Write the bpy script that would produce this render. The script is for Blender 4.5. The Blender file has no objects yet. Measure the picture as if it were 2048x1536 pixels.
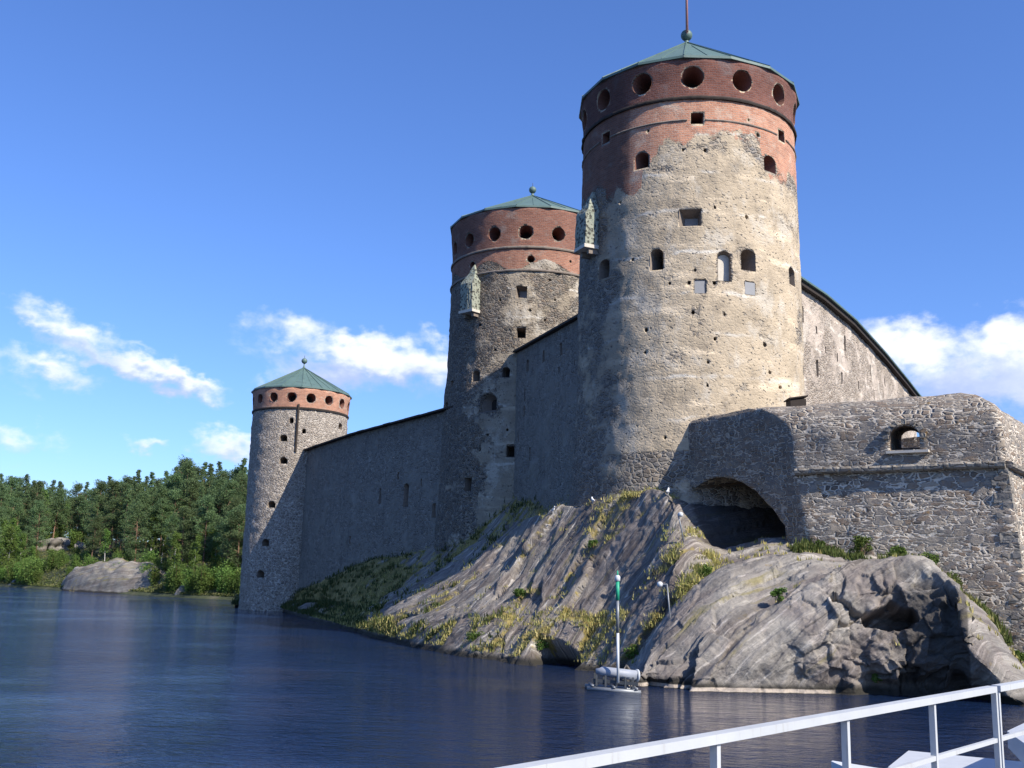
import bpy, bmesh, math, random
import numpy as np
from mathutils import Vector, Matrix, noise as mn
R = math.radians
random.seed(7)
S = bpy.context.scene
C = S.collection

# ------------------------------------------------------------------ camera, sky, sun
CAMH = 4.0
F = 2050.0
PITCH, ROLL = R(11.0), R(1.6)
cam = bpy.data.cameras.new('camera'); camo = bpy.data.objects.new('camera', cam); C.objects.link(camo)
CM = Matrix.Translation((0, 0, CAMH)) @ Matrix.Rotation(math.pi/2 + PITCH, 4, 'X') @ Matrix.Rotation(ROLL, 4, 'Z')
camo.matrix_world = CM
cam.sensor_width = 36.0; cam.lens = 36.0*F/2048; cam.clip_start = 0.05; cam.clip_end = 9000
S.camera = camo

def ray(px, py):
    return (CM.to_3x3() @ Vector(((px-1024)/F, (768-py)/F, -1.0)))
def at(px, py, Y):
    d = ray(px, py); return Vector((0, 0, CAMH)) + d*(Y/d.y)
def atz(px, py, z=0.0):
    d = ray(px, py); return Vector((0, 0, CAMH)) + d*((z-CAMH)/d.z)

SUN_AZ, SUN_EL = 46.5, 40.5      # degrees right of "straight behind the camera", height
sd = Vector((math.sin(R(SUN_AZ))*math.cos(R(SUN_EL)), -math.cos(R(SUN_AZ))*math.cos(R(SUN_EL)), math.sin(R(SUN_EL))))
sl = bpy.data.lights.new('sun', 'SUN'); sl.energy = 5.0; sl.angle = R(0.5); sl.color = (1.0, 0.93, 0.82)
so = bpy.data.objects.new('sun', sl); C.objects.link(so); so.rotation_euler = sd.to_track_quat('Z', 'Y').to_euler()
S.view_settings.view_transform = 'Standard'; S.view_settings.look = 'None'
S.view_settings.exposure = 0.58; S.view_settings.gamma = 1.0

class NT:
    """small helper round a node tree"""
    def __init__(s, tree): s.t = tree; s.n = tree.nodes; s.l = tree.links
    def put(s, sock, v):
        if v is None: return
        if isinstance(v, bpy.types.NodeSocket): s.l.new(v, sock)
        elif isinstance(v, (tuple, list)) and sock.type == 'RGBA' and len(v) == 3: sock.default_value = (*v, 1)
        else: sock.default_value = v
    def math(s, op, a, b=None, c=None, clamp=False):
        n = s.n.new('ShaderNodeMath'); n.operation = op; n.use_clamp = clamp
        for i, v in enumerate((a, b, c)): s.put(n.inputs[i], v)
        return n.outputs[0]
    def vmath(s, op, a, b=None, out=0):
        n = s.n.new('ShaderNodeVectorMath'); n.operation = op
        s.put(n.inputs[0], a)
        if b is not None:
            if op == 'SCALE': s.put(n.inputs['Scale'], b)
            else: s.put(n.inputs[1], b)
        return n.outputs[out]
    def comb(s, x, y, z):
        n = s.n.new('ShaderNodeCombineXYZ')
        for i, v in enumerate((x, y, z)): s.put(n.inputs[i], v)
        return n.outputs[0]
    def sep(s, v):
        n = s.n.new('ShaderNodeSeparateXYZ'); s.put(n.inputs[0], v); return n.outputs
    def noise(s, vec, scale=1, detail=4, rough=.55, dist=0, out='Fac'):
        n = s.n.new('ShaderNodeTexNoise'); s.put(n.inputs['Vector'], vec); n.inputs['Scale'].default_value = scale
        n.inputs['Detail'].default_value = detail; n.inputs['Roughness'].default_value = rough; n.inputs['Distortion'].default_value = dist
        return n.outputs[out]
    def vor(s, vec, scale=1, feature='F1', out='Distance', rnd=1.0):
        n = s.n.new('ShaderNodeTexVoronoi'); n.feature = feature; s.put(n.inputs['Vector'], vec)
        n.inputs['Scale'].default_value = scale; n.inputs['Randomness'].default_value = rnd
        return n.outputs[out]
    def ramp(s, fac, stops):
        n = s.n.new('ShaderNodeValToRGB'); s.put(n.inputs[0], fac); e = n.color_ramp.elements
        while len(e) < len(stops): e.new(.5)
        for i, (p, c) in enumerate(stops):
            e[i].position = p; e[i].color = (*c, 1) if isinstance(c, tuple) else (c, c, c, 1)
        return n.outputs[0]
    def step(s, x, a, b):
        n = s.n.new('ShaderNodeMapRange'); n.interpolation_type = 'SMOOTHSTEP'
        s.put(n.inputs['Value'], x); s.put(n.inputs['From Min'], a); s.put(n.inputs['From Max'], b)
        return n.outputs[0]
    def mix(s, f, a, b, blend='MIX'):
        n = s.n.new('ShaderNodeMix'); n.data_type = 'RGBA'; n.blend_type = blend
        s.put(n.inputs[0], f); s.put(n.inputs[6], a); s.put(n.inputs[7], b); return n.outputs[2]
    def scale(s, v, sc, rot=(0, 0, 0)):
        n = s.n.new('ShaderNodeMapping'); s.put(n.inputs[0], v); n.inputs['Scale'].default_value = sc; n.inputs['Rotation'].default_value = rot
        return n.outputs[0]
    def bump(s, h, strength=.5, dist=.1, normal=None):
        n = s.n.new('ShaderNodeBump'); n.inputs['Strength'].default_value = strength; n.inputs['Distance'].default_value = dist
        s.put(n.inputs['Height'], h)
        if normal is not None: s.put(n.inputs['Normal'], normal)
        return n.outputs[0]

# world: Nishita sky plus fair-weather cumulus placed by compass direction and height
W = bpy.data.worlds.new('World'); S.world = W; W.use_nodes = True
t = NT(W.node_tree); bg = t.n['Background']
sky = t.n.new('ShaderNodeTexSky'); sky.sky_type = 'NISHITA'; sky.sun_disc = False
sky.sun_elevation = R(SUN_EL); sky.sun_rotation = math.pi - R(SUN_AZ)
sky.air_density = 1.15; sky.dust_density = 0.35; sky.ozone_density = 5.0
tc = t.n.new('ShaderNodeTexCoord'); g = tc.outputs['Generated']
gx, gy, gz = t.sep(g)
az = t.math('ARCTAN2', gx, gy); el = t.math('ARCSINE', gz)
pos = t.comb(az, el, 0)
wn = t.n.new('ShaderNodeTexNoise'); t.put(wn.inputs['Vector'], t.scale(pos, (9, 14, 1))); wn.inputs['Detail'].default_value = 5
warp = t.vmath('SCALE', t.vmath('SUBTRACT', wn.outputs['Color'], (.5, .5, .5)), .045)
wp = t.vmath('ADD', pos, warp)
def azel(px, py):
    d = ray(px, py).normalized(); return math.atan2(d.x, d.y), math.asin(d.z)
clouds = [(80, 632, 55, 24, -25, .8), (165, 668, 85, 25, -14, .85), (280, 692, 55, 18, -10, .6), (85, 732, 110, 24, -12, .8),
          (250, 728, 115, 24, -14, 1.1), (360, 765, 75, 20, -10, 1.1), (590, 660, 80, 34, 0, .75), (555, 700, 70, 24, 0, .6),
          (730, 712, 110, 36, -4, 1.3), (665, 745, 110, 30, -4, 1.0), (830, 735, 110, 36, 0, 1.15), (880, 675, 60, 22, 0, .7),
          (870, 775, 60, 26, 0, .6), (30, 882, 85, 26, 0, .7), (60, 905, 70, 18, 0, .55), (296, 888, 36, 14, 0, .8),
          (462, 893, 64, 26, -8, 1.1), (515, 760, 26, 18, 0, .5), (1830, 700, 100, 42, -6, 1.2), (1960, 770, 150, 50, -4, 1.1),
          (2020, 680, 80, 42, 0, 1.25), (1800, 770, 90, 40, 0, .9), (2180, 720, 160, 60, 0, 1.1), (-120, 740, 120, 30, 0, .9),
          (2050, 840, 120, 25, 0, .6), (2500, 820, 200, 50, 0, 1.0), (-500, 850, 200, 40, 0, .9)]
mask = None; under = None
for (cx, cy, rx, ry, an, amp) in clouds:
    a0, e0 = azel(cx, cy)
    d = t.vmath('SUBTRACT', wp, (a0, e0, 0))
    m = t.n.new('ShaderNodeMapping'); m.vector_type = 'POINT'
    t.put(m.inputs[0], d)
    m.inputs['Rotation'].default_value = (0, 0, -R(an))
    m2 = t.scale(m.outputs[0], (F*.95/rx, F*.95/ry, 1))
    ln = t.vmath('LENGTH', m2, out=1)
    v = t.math('MULTIPLY', t.math('SUBTRACT', 1.0, t.math('MULTIPLY', ln, .5), clamp=True), amp)
    yy = t.math('MULTIPLY', v, t.sep(m2)[1])
    mask = v if mask is None else t.math('SMOOTH_MAX', mask, v, .15)
    under = yy if under is None else t.math('ADD', under, yy)
cn = t.noise(t.scale(pos, (20, 27, 1)), 1, 9, .62, .1)
dens = t.math('ADD', mask, t.math('MULTIPLY', t.math('SUBTRACT', cn, .5), 1.15))
cov = t.math('MULTIPLY', t.step(dens, .30, .95), t.step(mask, .02, .22))
# faint generic high cloud low on the horizon everywhere else
shade = t.step(t.math('ADD', t.math('ADD', under, t.math('MULTIPLY', cn, 1.0)), 0.0), -.5, 1.1)
ccol = t.mix(shade, (4.4, 5.3, 8.2), (9.2, 9.5, 10.6))
skyc = t.mix(1.0, sky.outputs[0], (0.88, 1.10, 1.62), 'MULTIPLY')
skyc = t.mix(t.math('MULTIPLY', cov, .90), skyc, ccol)
t.l.new(skyc, bg.inputs[0]); bg.inputs[1].default_value = 0.083

# ------------------------------------------------------------------ object helpers
def tag(o, label=None, cat=None, group=None, kind=None):
    if label: o['label'] = label
    if cat: o['category'] = cat
    if group: o['group'] = group
    if kind: o['kind'] = kind
    return o
def empty(name, loc=(0, 0, 0), label=None, cat=None, group=None):
    o = bpy.data.objects.new(name, None); o.empty_display_size = .3; o.location = loc; C.objects.link(o)
    return tag(o, label, cat, group)
def mesh_obj(name, me, mats, parent=None, smooth=False):
    o = bpy.data.objects.new(name, me); C.objects.link(o)
    for m in (mats if isinstance(mats, (list, tuple)) else [mats]): me.materials.append(m)
    if parent is not None:
        o.parent = parent; o.matrix_parent_inverse = Matrix.Translation(-Vector(parent.location))
    if smooth:
        for p in me.polygons: p.use_smooth = True
    return o
class MB:
    def __init__(s): s.v = []; s.f = []; s.m = []
    def add(s, vs, fs, mi=0):
        b = len(s.v); s.v += [tuple(v) for v in vs]; s.f += [tuple(b+i for i in f) for f in fs]; s.m += [mi]*len(fs)
    def box(s, c, size, rot=0, mi=0, M=None):
        M = M or (Matrix.Translation(c) @ Matrix.Rotation(rot, 4, 'Z'))
        x, y, z = [q/2 for q in size]
        vs = [M @ Vector(p) for p in ((-x,-y,-z),(x,-y,-z),(x,y,-z),(-x,y,-z),(-x,-y,z),(x,-y,z),(x,y,z),(-x,y,z))]
        s.add(vs, [(0,3,2,1),(4,5,6,7),(0,1,5,4),(1,2,6,5),(2,3,7,6),(3,0,4,7)], mi)
    def bar(s, a, b, w, h, mi=0):
        a, b = Vector(a), Vector(b); d = (b-a); L = d.length; q = d.to_track_quat('X', 'Z').to_matrix().to_4x4()
        s.box(None, (L, w, h), M=Matrix.Translation((a+b)/2) @ q, mi=mi)
    def tube(s, pts, rad, n=8, cap=True, mi=0):
        pts = [Vector(p) for p in pts]; rr = rad if isinstance(rad, (list, tuple)) else [rad]*len(pts)
        vs = []
        for i, p in enumerate(pts):
            d = (pts[min(i+1, len(pts)-1)]-pts[max(i-1, 0)]).normalized()
            u = d.orthogonal().normalized() if abs(d.z) < .9 else Vector((1, 0, 0)).cross(d).normalized()
            if abs(d.z) < .9: u = d.cross(Vector((0, 0, 1))).normalized()
            w = d.cross(u)
            for k in range(n):
                a = 2*math.pi*k/n; vs.append(p+(u*math.cos(a)+w*math.sin(a))*rr[i])
        fs = [(i*n+k, i*n+(k+1) % n, (i+1)*n+(k+1) % n, (i+1)*n+k) for i in range(len(pts)-1) for k in range(n)]
        if cap: fs += [tuple(range(n-1, -1, -1)), tuple((len(pts)-1)*n+k for k in range(n))]
        s.add(vs, fs, mi)
    def lathe(s, prof, c=(0, 0, 0), n=24, mi=0, cap=True):
        c = Vector(c); vs = []
        for (r, z) in prof:
            for k in range(n):
                a = 2*math.pi*k/n; vs.append(c+Vector((r*math.sin(a), -r*math.cos(a), z)))
        fs = [(i*n+k, i*n+(k+1) % n, (i+1)*n+(k+1) % n, (i+1)*n+k) for i in range(len(prof)-1) for k in range(n)]
        if cap: fs += [tuple(range(n-1, -1, -1)), tuple((len(prof)-1)*n+k for k in range(n))]
        s.add(vs, fs, mi)
    def ico(s, c, r, sub=2, sc=(1, 1, 1), mi=0, nz=0):
        bm = bmesh.new(); bmesh.ops.create_icosphere(bm, subdivisions=sub, radius=1); vs = []
        for v in bm.verts:
            p = v.co.copy()
            if nz: p *= 1+nz*mn.noise(p*1.7+Vector(c))
            vs.append((c[0]+p.x*r*sc[0], c[1]+p.y*r*sc[1], c[2]+p.z*r*sc[2]))
        s.add(vs, [[v.index for v in f.verts] for f in bm.faces], mi); bm.free()
    def mesh(s, name):
        me = bpy.data.meshes.new(name); me.from_pydata(s.v, [], s.f)
        me.polygons.foreach_set('material_index', s.m); me.update(); return me
    def build(s, name, mats, parent=None, smooth=False):
        return mesh_obj(name, s.mesh(name), mats, parent, smooth)
def carve(o, cut, solver='EXACT'):
    """cut a finished shape out of a mesh, then bake the result"""
    me2 = cut.mesh('cut'); co = bpy.data.objects.new('cut', me2); C.objects.link(co)
    m = o.modifiers.new('b', 'BOOLEAN'); m.operation = 'DIFFERENCE'; m.object = co; m.solver = solver
    bpy.context.view_layer.update()
    dg = bpy.context.evaluated_depsgraph_get()
    new = bpy.data.meshes.new_from_object(o.evaluated_get(dg)); o.modifiers.clear()
    old = o.data; mats = [x for x in old.materials]; o.data = new
    if not len(new.materials):
        for x in mats: new.materials.append(x)
    bpy.data.objects.remove(co); new.name = old.name
    return o

# ------------------------------------------------------------------ materials
def mat(name):
    m = bpy.data.materials.new(name); m.use_nodes = True
    t = NT(m.node_tree); b = t.n['Principled BSDF']; return m, t, b
def plain(name, col, rough=.6, var=.15, scale=4, metal=0, spec=.4):
    m, t, b = mat(name); o = t.n.new('ShaderNodeTexCoord').outputs['Object']
    n = t.noise(o, scale, 6, .6)
    c = t.mix(n, tuple(c*(1-var) for c in col), tuple(min(1, c*(1+var)) for c in col))
    t.l.new(c, b.inputs['Base Color']); b.inputs['Roughness'].default_value = rough; b.inputs['Metallic'].default_value = metal
    b.inputs['Specular IOR Level'].default_value = spec
    return m

def masonry(name, stones, mortar, sc=2.2, plaster=None, pl_lo=.5, pl_hi=.6, brick=False, course=1.6, mw=.08, lichen=0, bumpd=.12,
            streak=.35, stain_shade=(.12, .11, .10), rnd=1.0, speck=.0, stain_amt=.5, warp=.45, mixed=False, lime=1.0):
    m, t, b = mat(name)
    o = t.n.new('ShaderNodeTexCoord').outputs['Object']
    wv = t.n.new('ShaderNodeTexNoise'); t.put(wv.inputs['Vector'], o); wv.inputs['Scale'].default_value = 1.3; wv.inputs['Detail'].default_value = 4
    oo = t.vmath('ADD', o, t.vmath('SCALE', t.vmath('SUBTRACT', wv.outputs['Color'], (.5, .5, .5)), warp))
    sv = t.scale(oo, (1, 1, course))
    cell = t.sep(t.vor(sv, sc, 'F1', 'Color', rnd))
    edge = t.vor(sv, sc, 'DISTANCE_TO_EDGE', 'Distance', rnd)
    if mixed:      # roughly coursed blocks, broken up by pockets of small rubble
        uv = t.n.new('ShaderNodeUVMap'); uv.uv_map = 'UVMap'
        wz = t.n.new('ShaderNodeTexNoise'); t.put(wz.inputs['Vector'], t.scale(uv.outputs[0], (.18, .9, 1))); wz.inputs['Detail'].default_value = 2
        wf = t.n.new('ShaderNodeTexNoise'); t.put(wf.inputs['Vector'], uv.outputs[0]); wf.inputs['Scale'].default_value = 2.1; wf.inputs['Detail'].default_value = 4
        wv2 = t.vmath('ADD', t.vmath('SCALE', t.vmath('SUBTRACT', wz.outputs['Color'], (.5, .5, .5)), .9), t.vmath('SCALE', t.vmath('SUBTRACT', wf.outputs['Color'], (.5, .5, .5)), .34))
        def blocks(w_, h_, sh):
            br = t.n.new('ShaderNodeTexBrick'); t.put(br.inputs['Vector'], t.vmath('ADD', t.vmath('ADD', uv.outputs[0], wv2), (sh, sh*.7, 0)))
            br.inputs['Scale'].default_value = 1; br.inputs['Brick Width'].default_value = w_; br.inputs['Row Height'].default_value = h_; br.offset = .37; br.squash = .72; br.squash_frequency = 3
            br.inputs['Mortar Size'].default_value = .075; br.inputs['Mortar Smooth'].default_value = 1.0
            br.inputs['Color1'].default_value = (0, .1, 1, 1); br.inputs['Color2'].default_value = (1, .9, 0, 1); br.inputs['Mortar'].default_value = (.5, .5, .5, 1)
            return br.outputs['Color'], t.math('MULTIPLY', t.math('SUBTRACT', 1.0, br.outputs['Fac']), .15)
        cA, eA = blocks(.86, .43, 0); cB, eB = blocks(.52, .27, 3.1)
        sa = t.step(t.noise(t.scale(uv.outputs[0], (.5, 1.2, 1)), 1, 3, .6), .50, .52)
        cA = t.mix(sa, cA, cB); eA = t.math('ADD', t.math('MULTIPLY', eA, t.math('SUBTRACT', 1.0, sa)), t.math('MULTIPLY', eB, sa))
        sel = t.step(t.noise(t.vmath('ADD', t.scale(o, (.6, .6, 1.2)), (5, 1, 7)), 1, 5, .6), .53, .56)
        cv = t.vor(sv, sc, 'F1', 'Color', rnd)
        cell = t.sep(t.mix(sel, t.mix(.45, cA, cv), cv))
        edge = t.math('ADD', t.math('MULTIPLY', eA, t.math('SUBTRACT', 1.0, sel)), t.math('MULTIPLY', edge, sel))
    fine = t.noise(o, 9, 8, .7)
    if mixed:   # mortar smeared over the stones in places, worn deep in others
        edge = t.math('SUBTRACT', edge, t.math('MULTIPLY', t.math('SUBTRACT', t.noise(o, .7, 7, .68), .47), .13))
    stc = t.ramp(cell[0], [(i/(len(stones)-1), c) for i, c in enumerate(stones)])
    stc = t.mix(t.math('MULTIPLY', cell[1], .5), stc, t.mix(1.0, stc, (.55, .52, .5), 'MULTIPLY'))
    stc = t.mix(fine, t.mix(1.0, stc, (.7, .7, .7), 'MULTIPLY'), t.mix(1.0, stc, (1.3, 1.3, 1.28), 'MULTIPLY'))
    mm = t.step(t.math('ADD', edge, t.math('MULTIPLY', t.math('SUBTRACT', fine, .5), .12)), mw*.4, mw*1.3)
    mvar = t.mix(t.noise(o, 2.1, 5), tuple(c*.72 for c in mortar), tuple(min(1, c*1.15) for c in mortar))
    col = t.mix(mm, mvar, stc)
    h = t.math('MULTIPLY', t.step(edge, 0, .22), t.math('ADD', .55, t.math('MULTIPLY', cell[2], .6)))
    if plaster:
        pn = t.noise(t.scale(o, (.33, .33, .42)), 1, 9, .66)
        at_ = t.n.new('ShaderNodeAttribute'); at_.attribute_name = 'plaster'
        pm = t.step(t.math('ADD', pn, at_.outputs['Fac']), pl_lo, pl_hi)
        # pitted plaster: small stones peep through
        pit = t.step(t.math('ADD', t.vor(t.scale(oo, (1, 1, 1.3)), 3.1, 'F1', 'Distance'), t.math('MULTIPLY', t.noise(o, .9, 5, .6), .55)), .38, .52)
        pmm = t.math('MULTIPLY', pm, t.math('ADD', .12, t.math('MULTIPLY', pit, .88)))
        pc = t.mix(t.noise(o, .55, 8, .65), tuple(c*.55 for c in plaster), tuple(min(1, c*1.4) for c in plaster))
        pc = t.mix(t.math('MULTIPLY', t.step(t.noise(t.scale(o, (.25, .25, 1.3)), 1, 8, .6), .54, .7), lime), pc, tuple(min(1, c*1.45) for c in plaster))
        pc = t.mix(t.math('MULTIPLY', t.step(t.noise(t.scale(o, (.5, .5, .35)), 1, 9, .72), .50, .62), .55*lime), pc, (.62, .57, .48))
        pc = t.mix(t.math('MULTIPLY', t.step(t.noise(t.vmath('ADD', o, (9, 4, 2)), .45, 9, .72), .52, .66), .5), pc, (.20, .165, .125))
        pc = t.mix(t.math('MULTIPLY', fine, .5), pc, t.mix(1.0, pc, (.66, .64, .62), 'MULTIPLY'))
        # pale horizontal day joints left by the plasterers
        z = t.sep(o)[2]
        jz = t.math('FRACT', t.math('MULTIPLY', t.math('ADD', z, t.math('MULTIPLY', t.noise(o, .5, 3), 1.1)), .38))
        jm = t.math('MULTIPLY', t.step(t.math('ABSOLUTE', t.math('SUBTRACT', jz, .5)), .07, .0), t.step(t.noise(o, .4, 4), .46, .62))
        pc = t.mix(t.math('MULTIPLY', jm, .8*lime), pc, (.66, .61, .52))
        col = t.mix(pmm, col, pc)
        h = t.math('ADD', t.math('MULTIPLY', h, t.math('SUBTRACT', 1.0, t.math('MULTIPLY', pmm, .85))), t.math('MULTIPLY', pmm, .85))
    # weather staining: running streaks and blotches; the attribute adds stain and painted shade
    sn = t.noise(t.scale(o, (1.1, 1.1, .13)), 1, 7, .62)
    sm = t.step(sn, .50, .78)
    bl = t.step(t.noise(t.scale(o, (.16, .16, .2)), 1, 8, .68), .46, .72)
    st = t.n.new('ShaderNodeAttribute'); st.attribute_name = 'stain_shade'
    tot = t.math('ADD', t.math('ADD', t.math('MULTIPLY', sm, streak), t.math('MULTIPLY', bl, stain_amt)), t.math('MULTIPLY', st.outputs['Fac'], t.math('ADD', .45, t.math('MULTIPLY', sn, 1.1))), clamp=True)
    col = t.mix(t.math('MULTIPLY', tot, .8), col, t.mix(t.math('ADD', .25, t.math('MULTIPLY', fine, .3)), stain_shade, col))
    if brick:
        uv = t.n.new('ShaderNodeUVMap'); uv.uv_map = 'UVMap'
        br = t.n.new('ShaderNodeTexBrick'); t.put(br.inputs['Vector'], uv.outputs[0])
        br.inputs['Scale'].default_value = 1; br.inputs['Brick Width'].default_value = .42; br.inputs['Row Height'].default_value = .15
        br.inputs['Mortar Size'].default_value = .02; br.inputs['Color1'].default_value = (.52, .30, .20, 1); br.inputs['Color2'].default_value = (.38, .20, .135, 1)
        br.inputs['Mortar'].default_value = (.48, .38, .31, 1)
        bc = t.mix(t.noise(o, .8, 7, .65), t.mix(1.0, br.outputs['Color'], (.62, .58, .58), 'MULTIPLY'), t.mix(1.0, br.outputs['Color'], (1.5, 1.25, 1.12), 'MULTIPLY'))
        bc = t.mix(t.math('MULTIPLY', t.step(t.noise(t.scale(o, (.7, .7, .9)), 1, 8, .7), .52, .70), .75), bc, (.56, .47, .37))
        ba = t.n.new('ShaderNodeAttribute'); ba.attribute_name = 'dark'
        bc = t.mix(ba.outputs['Fac'], bc, t.mix(1.0, bc, (.40, .36, .42), 'MULTIPLY'))
        bc = t.mix(t.math('MULTIPLY', tot, .55), bc, (.055, .035, .032))
        bm_ = t.n.new('ShaderNodeAttribute'); bm_.attribute_name = 'brick'
        bk = t.step(t.math('ADD', bm_.outputs['Fac'], t.math('MULTIPLY', t.math('SUBTRACT', t.noise(o, .9, 9, .75), .5), .95)), .47, .53)
        col = t.mix(bk, col, bc)
        h = t.math('ADD', t.math('MULTIPLY', h, t.math('SUBTRACT', 1.0, bk)), t.math('MULTIPLY', bk, t.math('SUBTRACT', 1.0, t.math('MULTIPLY', br.outputs['Fac'], .25))))
    if lichen:
        lm = t.step(t.noise(o, 1.7, 7, .7), .66-lichen*.1, .72)
        col = t.mix(t.math('MULTIPLY', lm, .75), col, (.34, .19, .045))
    hh = t.math('ADD', h, t.math('MULTIPLY', fine, .45))
    t.l.new(col, b.inputs['Base Color']); b.inputs['Roughness'].default_value = .95; b.inputs['Specular IOR Level'].default_value = .12
    t.l.new(t.bump(hh, 1.0, bumpd), b.inputs['Normal'])
    return m

M = {}
M['tower'] = masonry('plastered_rubble', [(.12, .11, .10), (.27, .22, .17), (.20, .19, .18), (.36, .30, .24)], (.42, .37, .30), 2.6,
                     plaster=(.52, .425, .30), pl_lo=.46, pl_hi=.56, brick=True, bumpd=.10, streak=.2, stain_amt=.25)
M['tower2'] = masonry('bare_rubble_tower', [(.09, .085, .08), (.25, .19, .14), (.16, .15, .14), (.32, .26, .21)], (.34, .30, .24), 2.9,
                      plaster=(.38, .32, .24), pl_lo=.52, pl_hi=.60, brick=True, bumpd=.13, streak=.25, stain_amt=.3)
M['tower3'] = masonry('pale_rubble_tower', [(.24, .20, .17), (.40, .34, .28), (.31, .27, .23), (.50, .43, .36)], (.56, .50, .42), 2.9,
                      brick=True, bumpd=.12, streak=.2, stain_amt=.15, mw=.10)
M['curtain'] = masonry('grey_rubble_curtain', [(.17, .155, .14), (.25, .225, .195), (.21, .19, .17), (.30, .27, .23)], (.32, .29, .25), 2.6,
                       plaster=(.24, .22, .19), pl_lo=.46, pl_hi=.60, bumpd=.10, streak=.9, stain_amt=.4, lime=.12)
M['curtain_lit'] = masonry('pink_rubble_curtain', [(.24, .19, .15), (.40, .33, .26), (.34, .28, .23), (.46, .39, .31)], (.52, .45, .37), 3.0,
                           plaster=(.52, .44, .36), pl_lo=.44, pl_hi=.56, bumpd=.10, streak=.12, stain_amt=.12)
M['bastion'] = masonry('coursed_bastion_stone', [(.13, .12, .11), (.31, .23, .165), (.21, .20, .19), (.42, .35, .27), (.27, .25, .23)], (.66, .58, .47),
                       2.6, bumpd=.11, course=1.7, mw=.085, lichen=.25, streak=.12, stain_amt=.3, rnd=.58, warp=.26, mixed=True)
M['stone_trim'] = masonry('trim_stone', [(.18, .16, .14), (.30, .27, .23)], (.3, .27, .22), 2.2, lichen=.8, bumpd=.06, streak=.1)
M['wood_dark'] = plain('weathered_dark_timber', (.035, .026, .02), .9, .4)
M['void'] = plain('dark_inner_shade', (.03, .027, .025), 1, .4)  # near-black colour paints the unlit inside of the openings
M['reveal'] = plain('reveal_stone', (.22, .18, .145), .95, .5, 6)
M['reveal_brick'] = plain('reveal_brick', (.19, .09, .065), .95, .4, 6)
M['panel'] = plain('grey_shutter_board', (.26, .26, .26), .7, .12)
M['slab'] = plain('pale_stone_slab', (.55, .5, .42), .9, .2)
M['tank'] = plain('weathered_grey_tank', (.27, .29, .33), .5, .35, 3)
M['iron'] = plain('dark_painted_iron', (.05, .055, .06), .5, .3)
M['white_metal'] = plain('white_painted_steel', (.52, .54, .55), .35, .05, 3)
M['white_paint'] = plain('white_gloss_hull', (.50, .52, .54), .4, .15, 4)
M['galv'] = plain('galvanised_steel', (.20, .21, .22), .45, .15, 5, metal=.3)
M['green_paint'] = plain('green_marker_paint', (.02, .30, .17), .5, .15)
M['concrete'] = plain('pale_concrete', (.16, .14, .12), .9, .6, 2)
M['deck'] = plain('deck_boards', (.30, .25, .2), .8, .3, 3)
M['pole'] = plain('faded_red_white_pole', (.45, .22, .20), .5, .1)
M['feather'] = plain('white_feathers', (.8, .8, .78), .8, .05)
M['feather_grey'] = plain('grey_wing_feathers', (.35, .36, .38), .8, .1)
M['beak'] = plain('yellow_beak', (.6, .4, .05), .5, .1)
M['red'] = plain('red_antifouling', (.3, .04, .03), .6, .2)
def painted():
    m, t, b = mat('worn_white_painted_steel'); o = t.n.new('ShaderNodeTexCoord').outputs['Object']
    n = t.noise(o, 3, 6, .65); f = t.noise(o, 40, 6, .7); st = t.noise(t.scale(o, (25, 25, 3)), 1, 6, .7)
    c = t.mix(n, (.36, .38, .40), (.50, .51, .50)); c = t.mix(t.math('MULTIPLY', t.step(st, .55, .75), .5), c, (.28, .26, .22))
    c = t.mix(t.step(f, .70, .76), c, (.16, .09, .05)); t.l.new(c, b.inputs['Base Color'])
    t.l.new(t.math('ADD', .35, t.math('MULTIPLY', n, .4)), b.inputs['Roughness']); t.l.new(t.bump(t.math('ADD', n, f), .25, .004), b.inputs['Normal']); return m
M['rail'] = painted()
def copper():
    m, t, b = mat('verdigris_copper'); o = t.n.new('ShaderNodeTexCoord').outputs['Object']
    c = t.mix(t.noise(o, .5, 7, .6), (.065, .115, .10), (.125, .19, .165)); c = t.mix(t.step(t.noise(o, 1.5, 6, .7), .5, .75), c, (.06, .08, .072))
    t.l.new(c, b.inputs['Base Color']); b.inputs['Roughness'].default_value = .55
    t.l.new(t.bump(t.noise(o, 2, 5), .3, .05), b.inputs['Normal']); return m
M['copper'] = copper()
def verd_stone():
    m, t, b = mat('pocked_pale_green_stone'); o = t.n.new('ShaderNodeTexCoord').outputs['Object']
    v = t.vor(o, 4.2, 'F1', 'Distance'); n = t.noise(o, 3, 7, .7)
    k = t.step(t.math('ADD', t.math('MULTIPLY', v, .45), t.math('MULTIPLY', t.noise(o, 4.5, 8, .8), 1.0)), .56, .72)
    c = t.mix(k, (.07, .065, .055), t.mix(t.noise(o, .9, 5), (.34, .32, .25), (.22, .27, .21)))
    t.l.new(c, b.inputs['Base Color']); b.inputs['Roughness'].default_value = .95
    t.l.new(t.bump(t.math('ADD', k, n), .9, .08), b.inputs['Normal']); return m
M['pocked'] = verd_stone()
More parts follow.
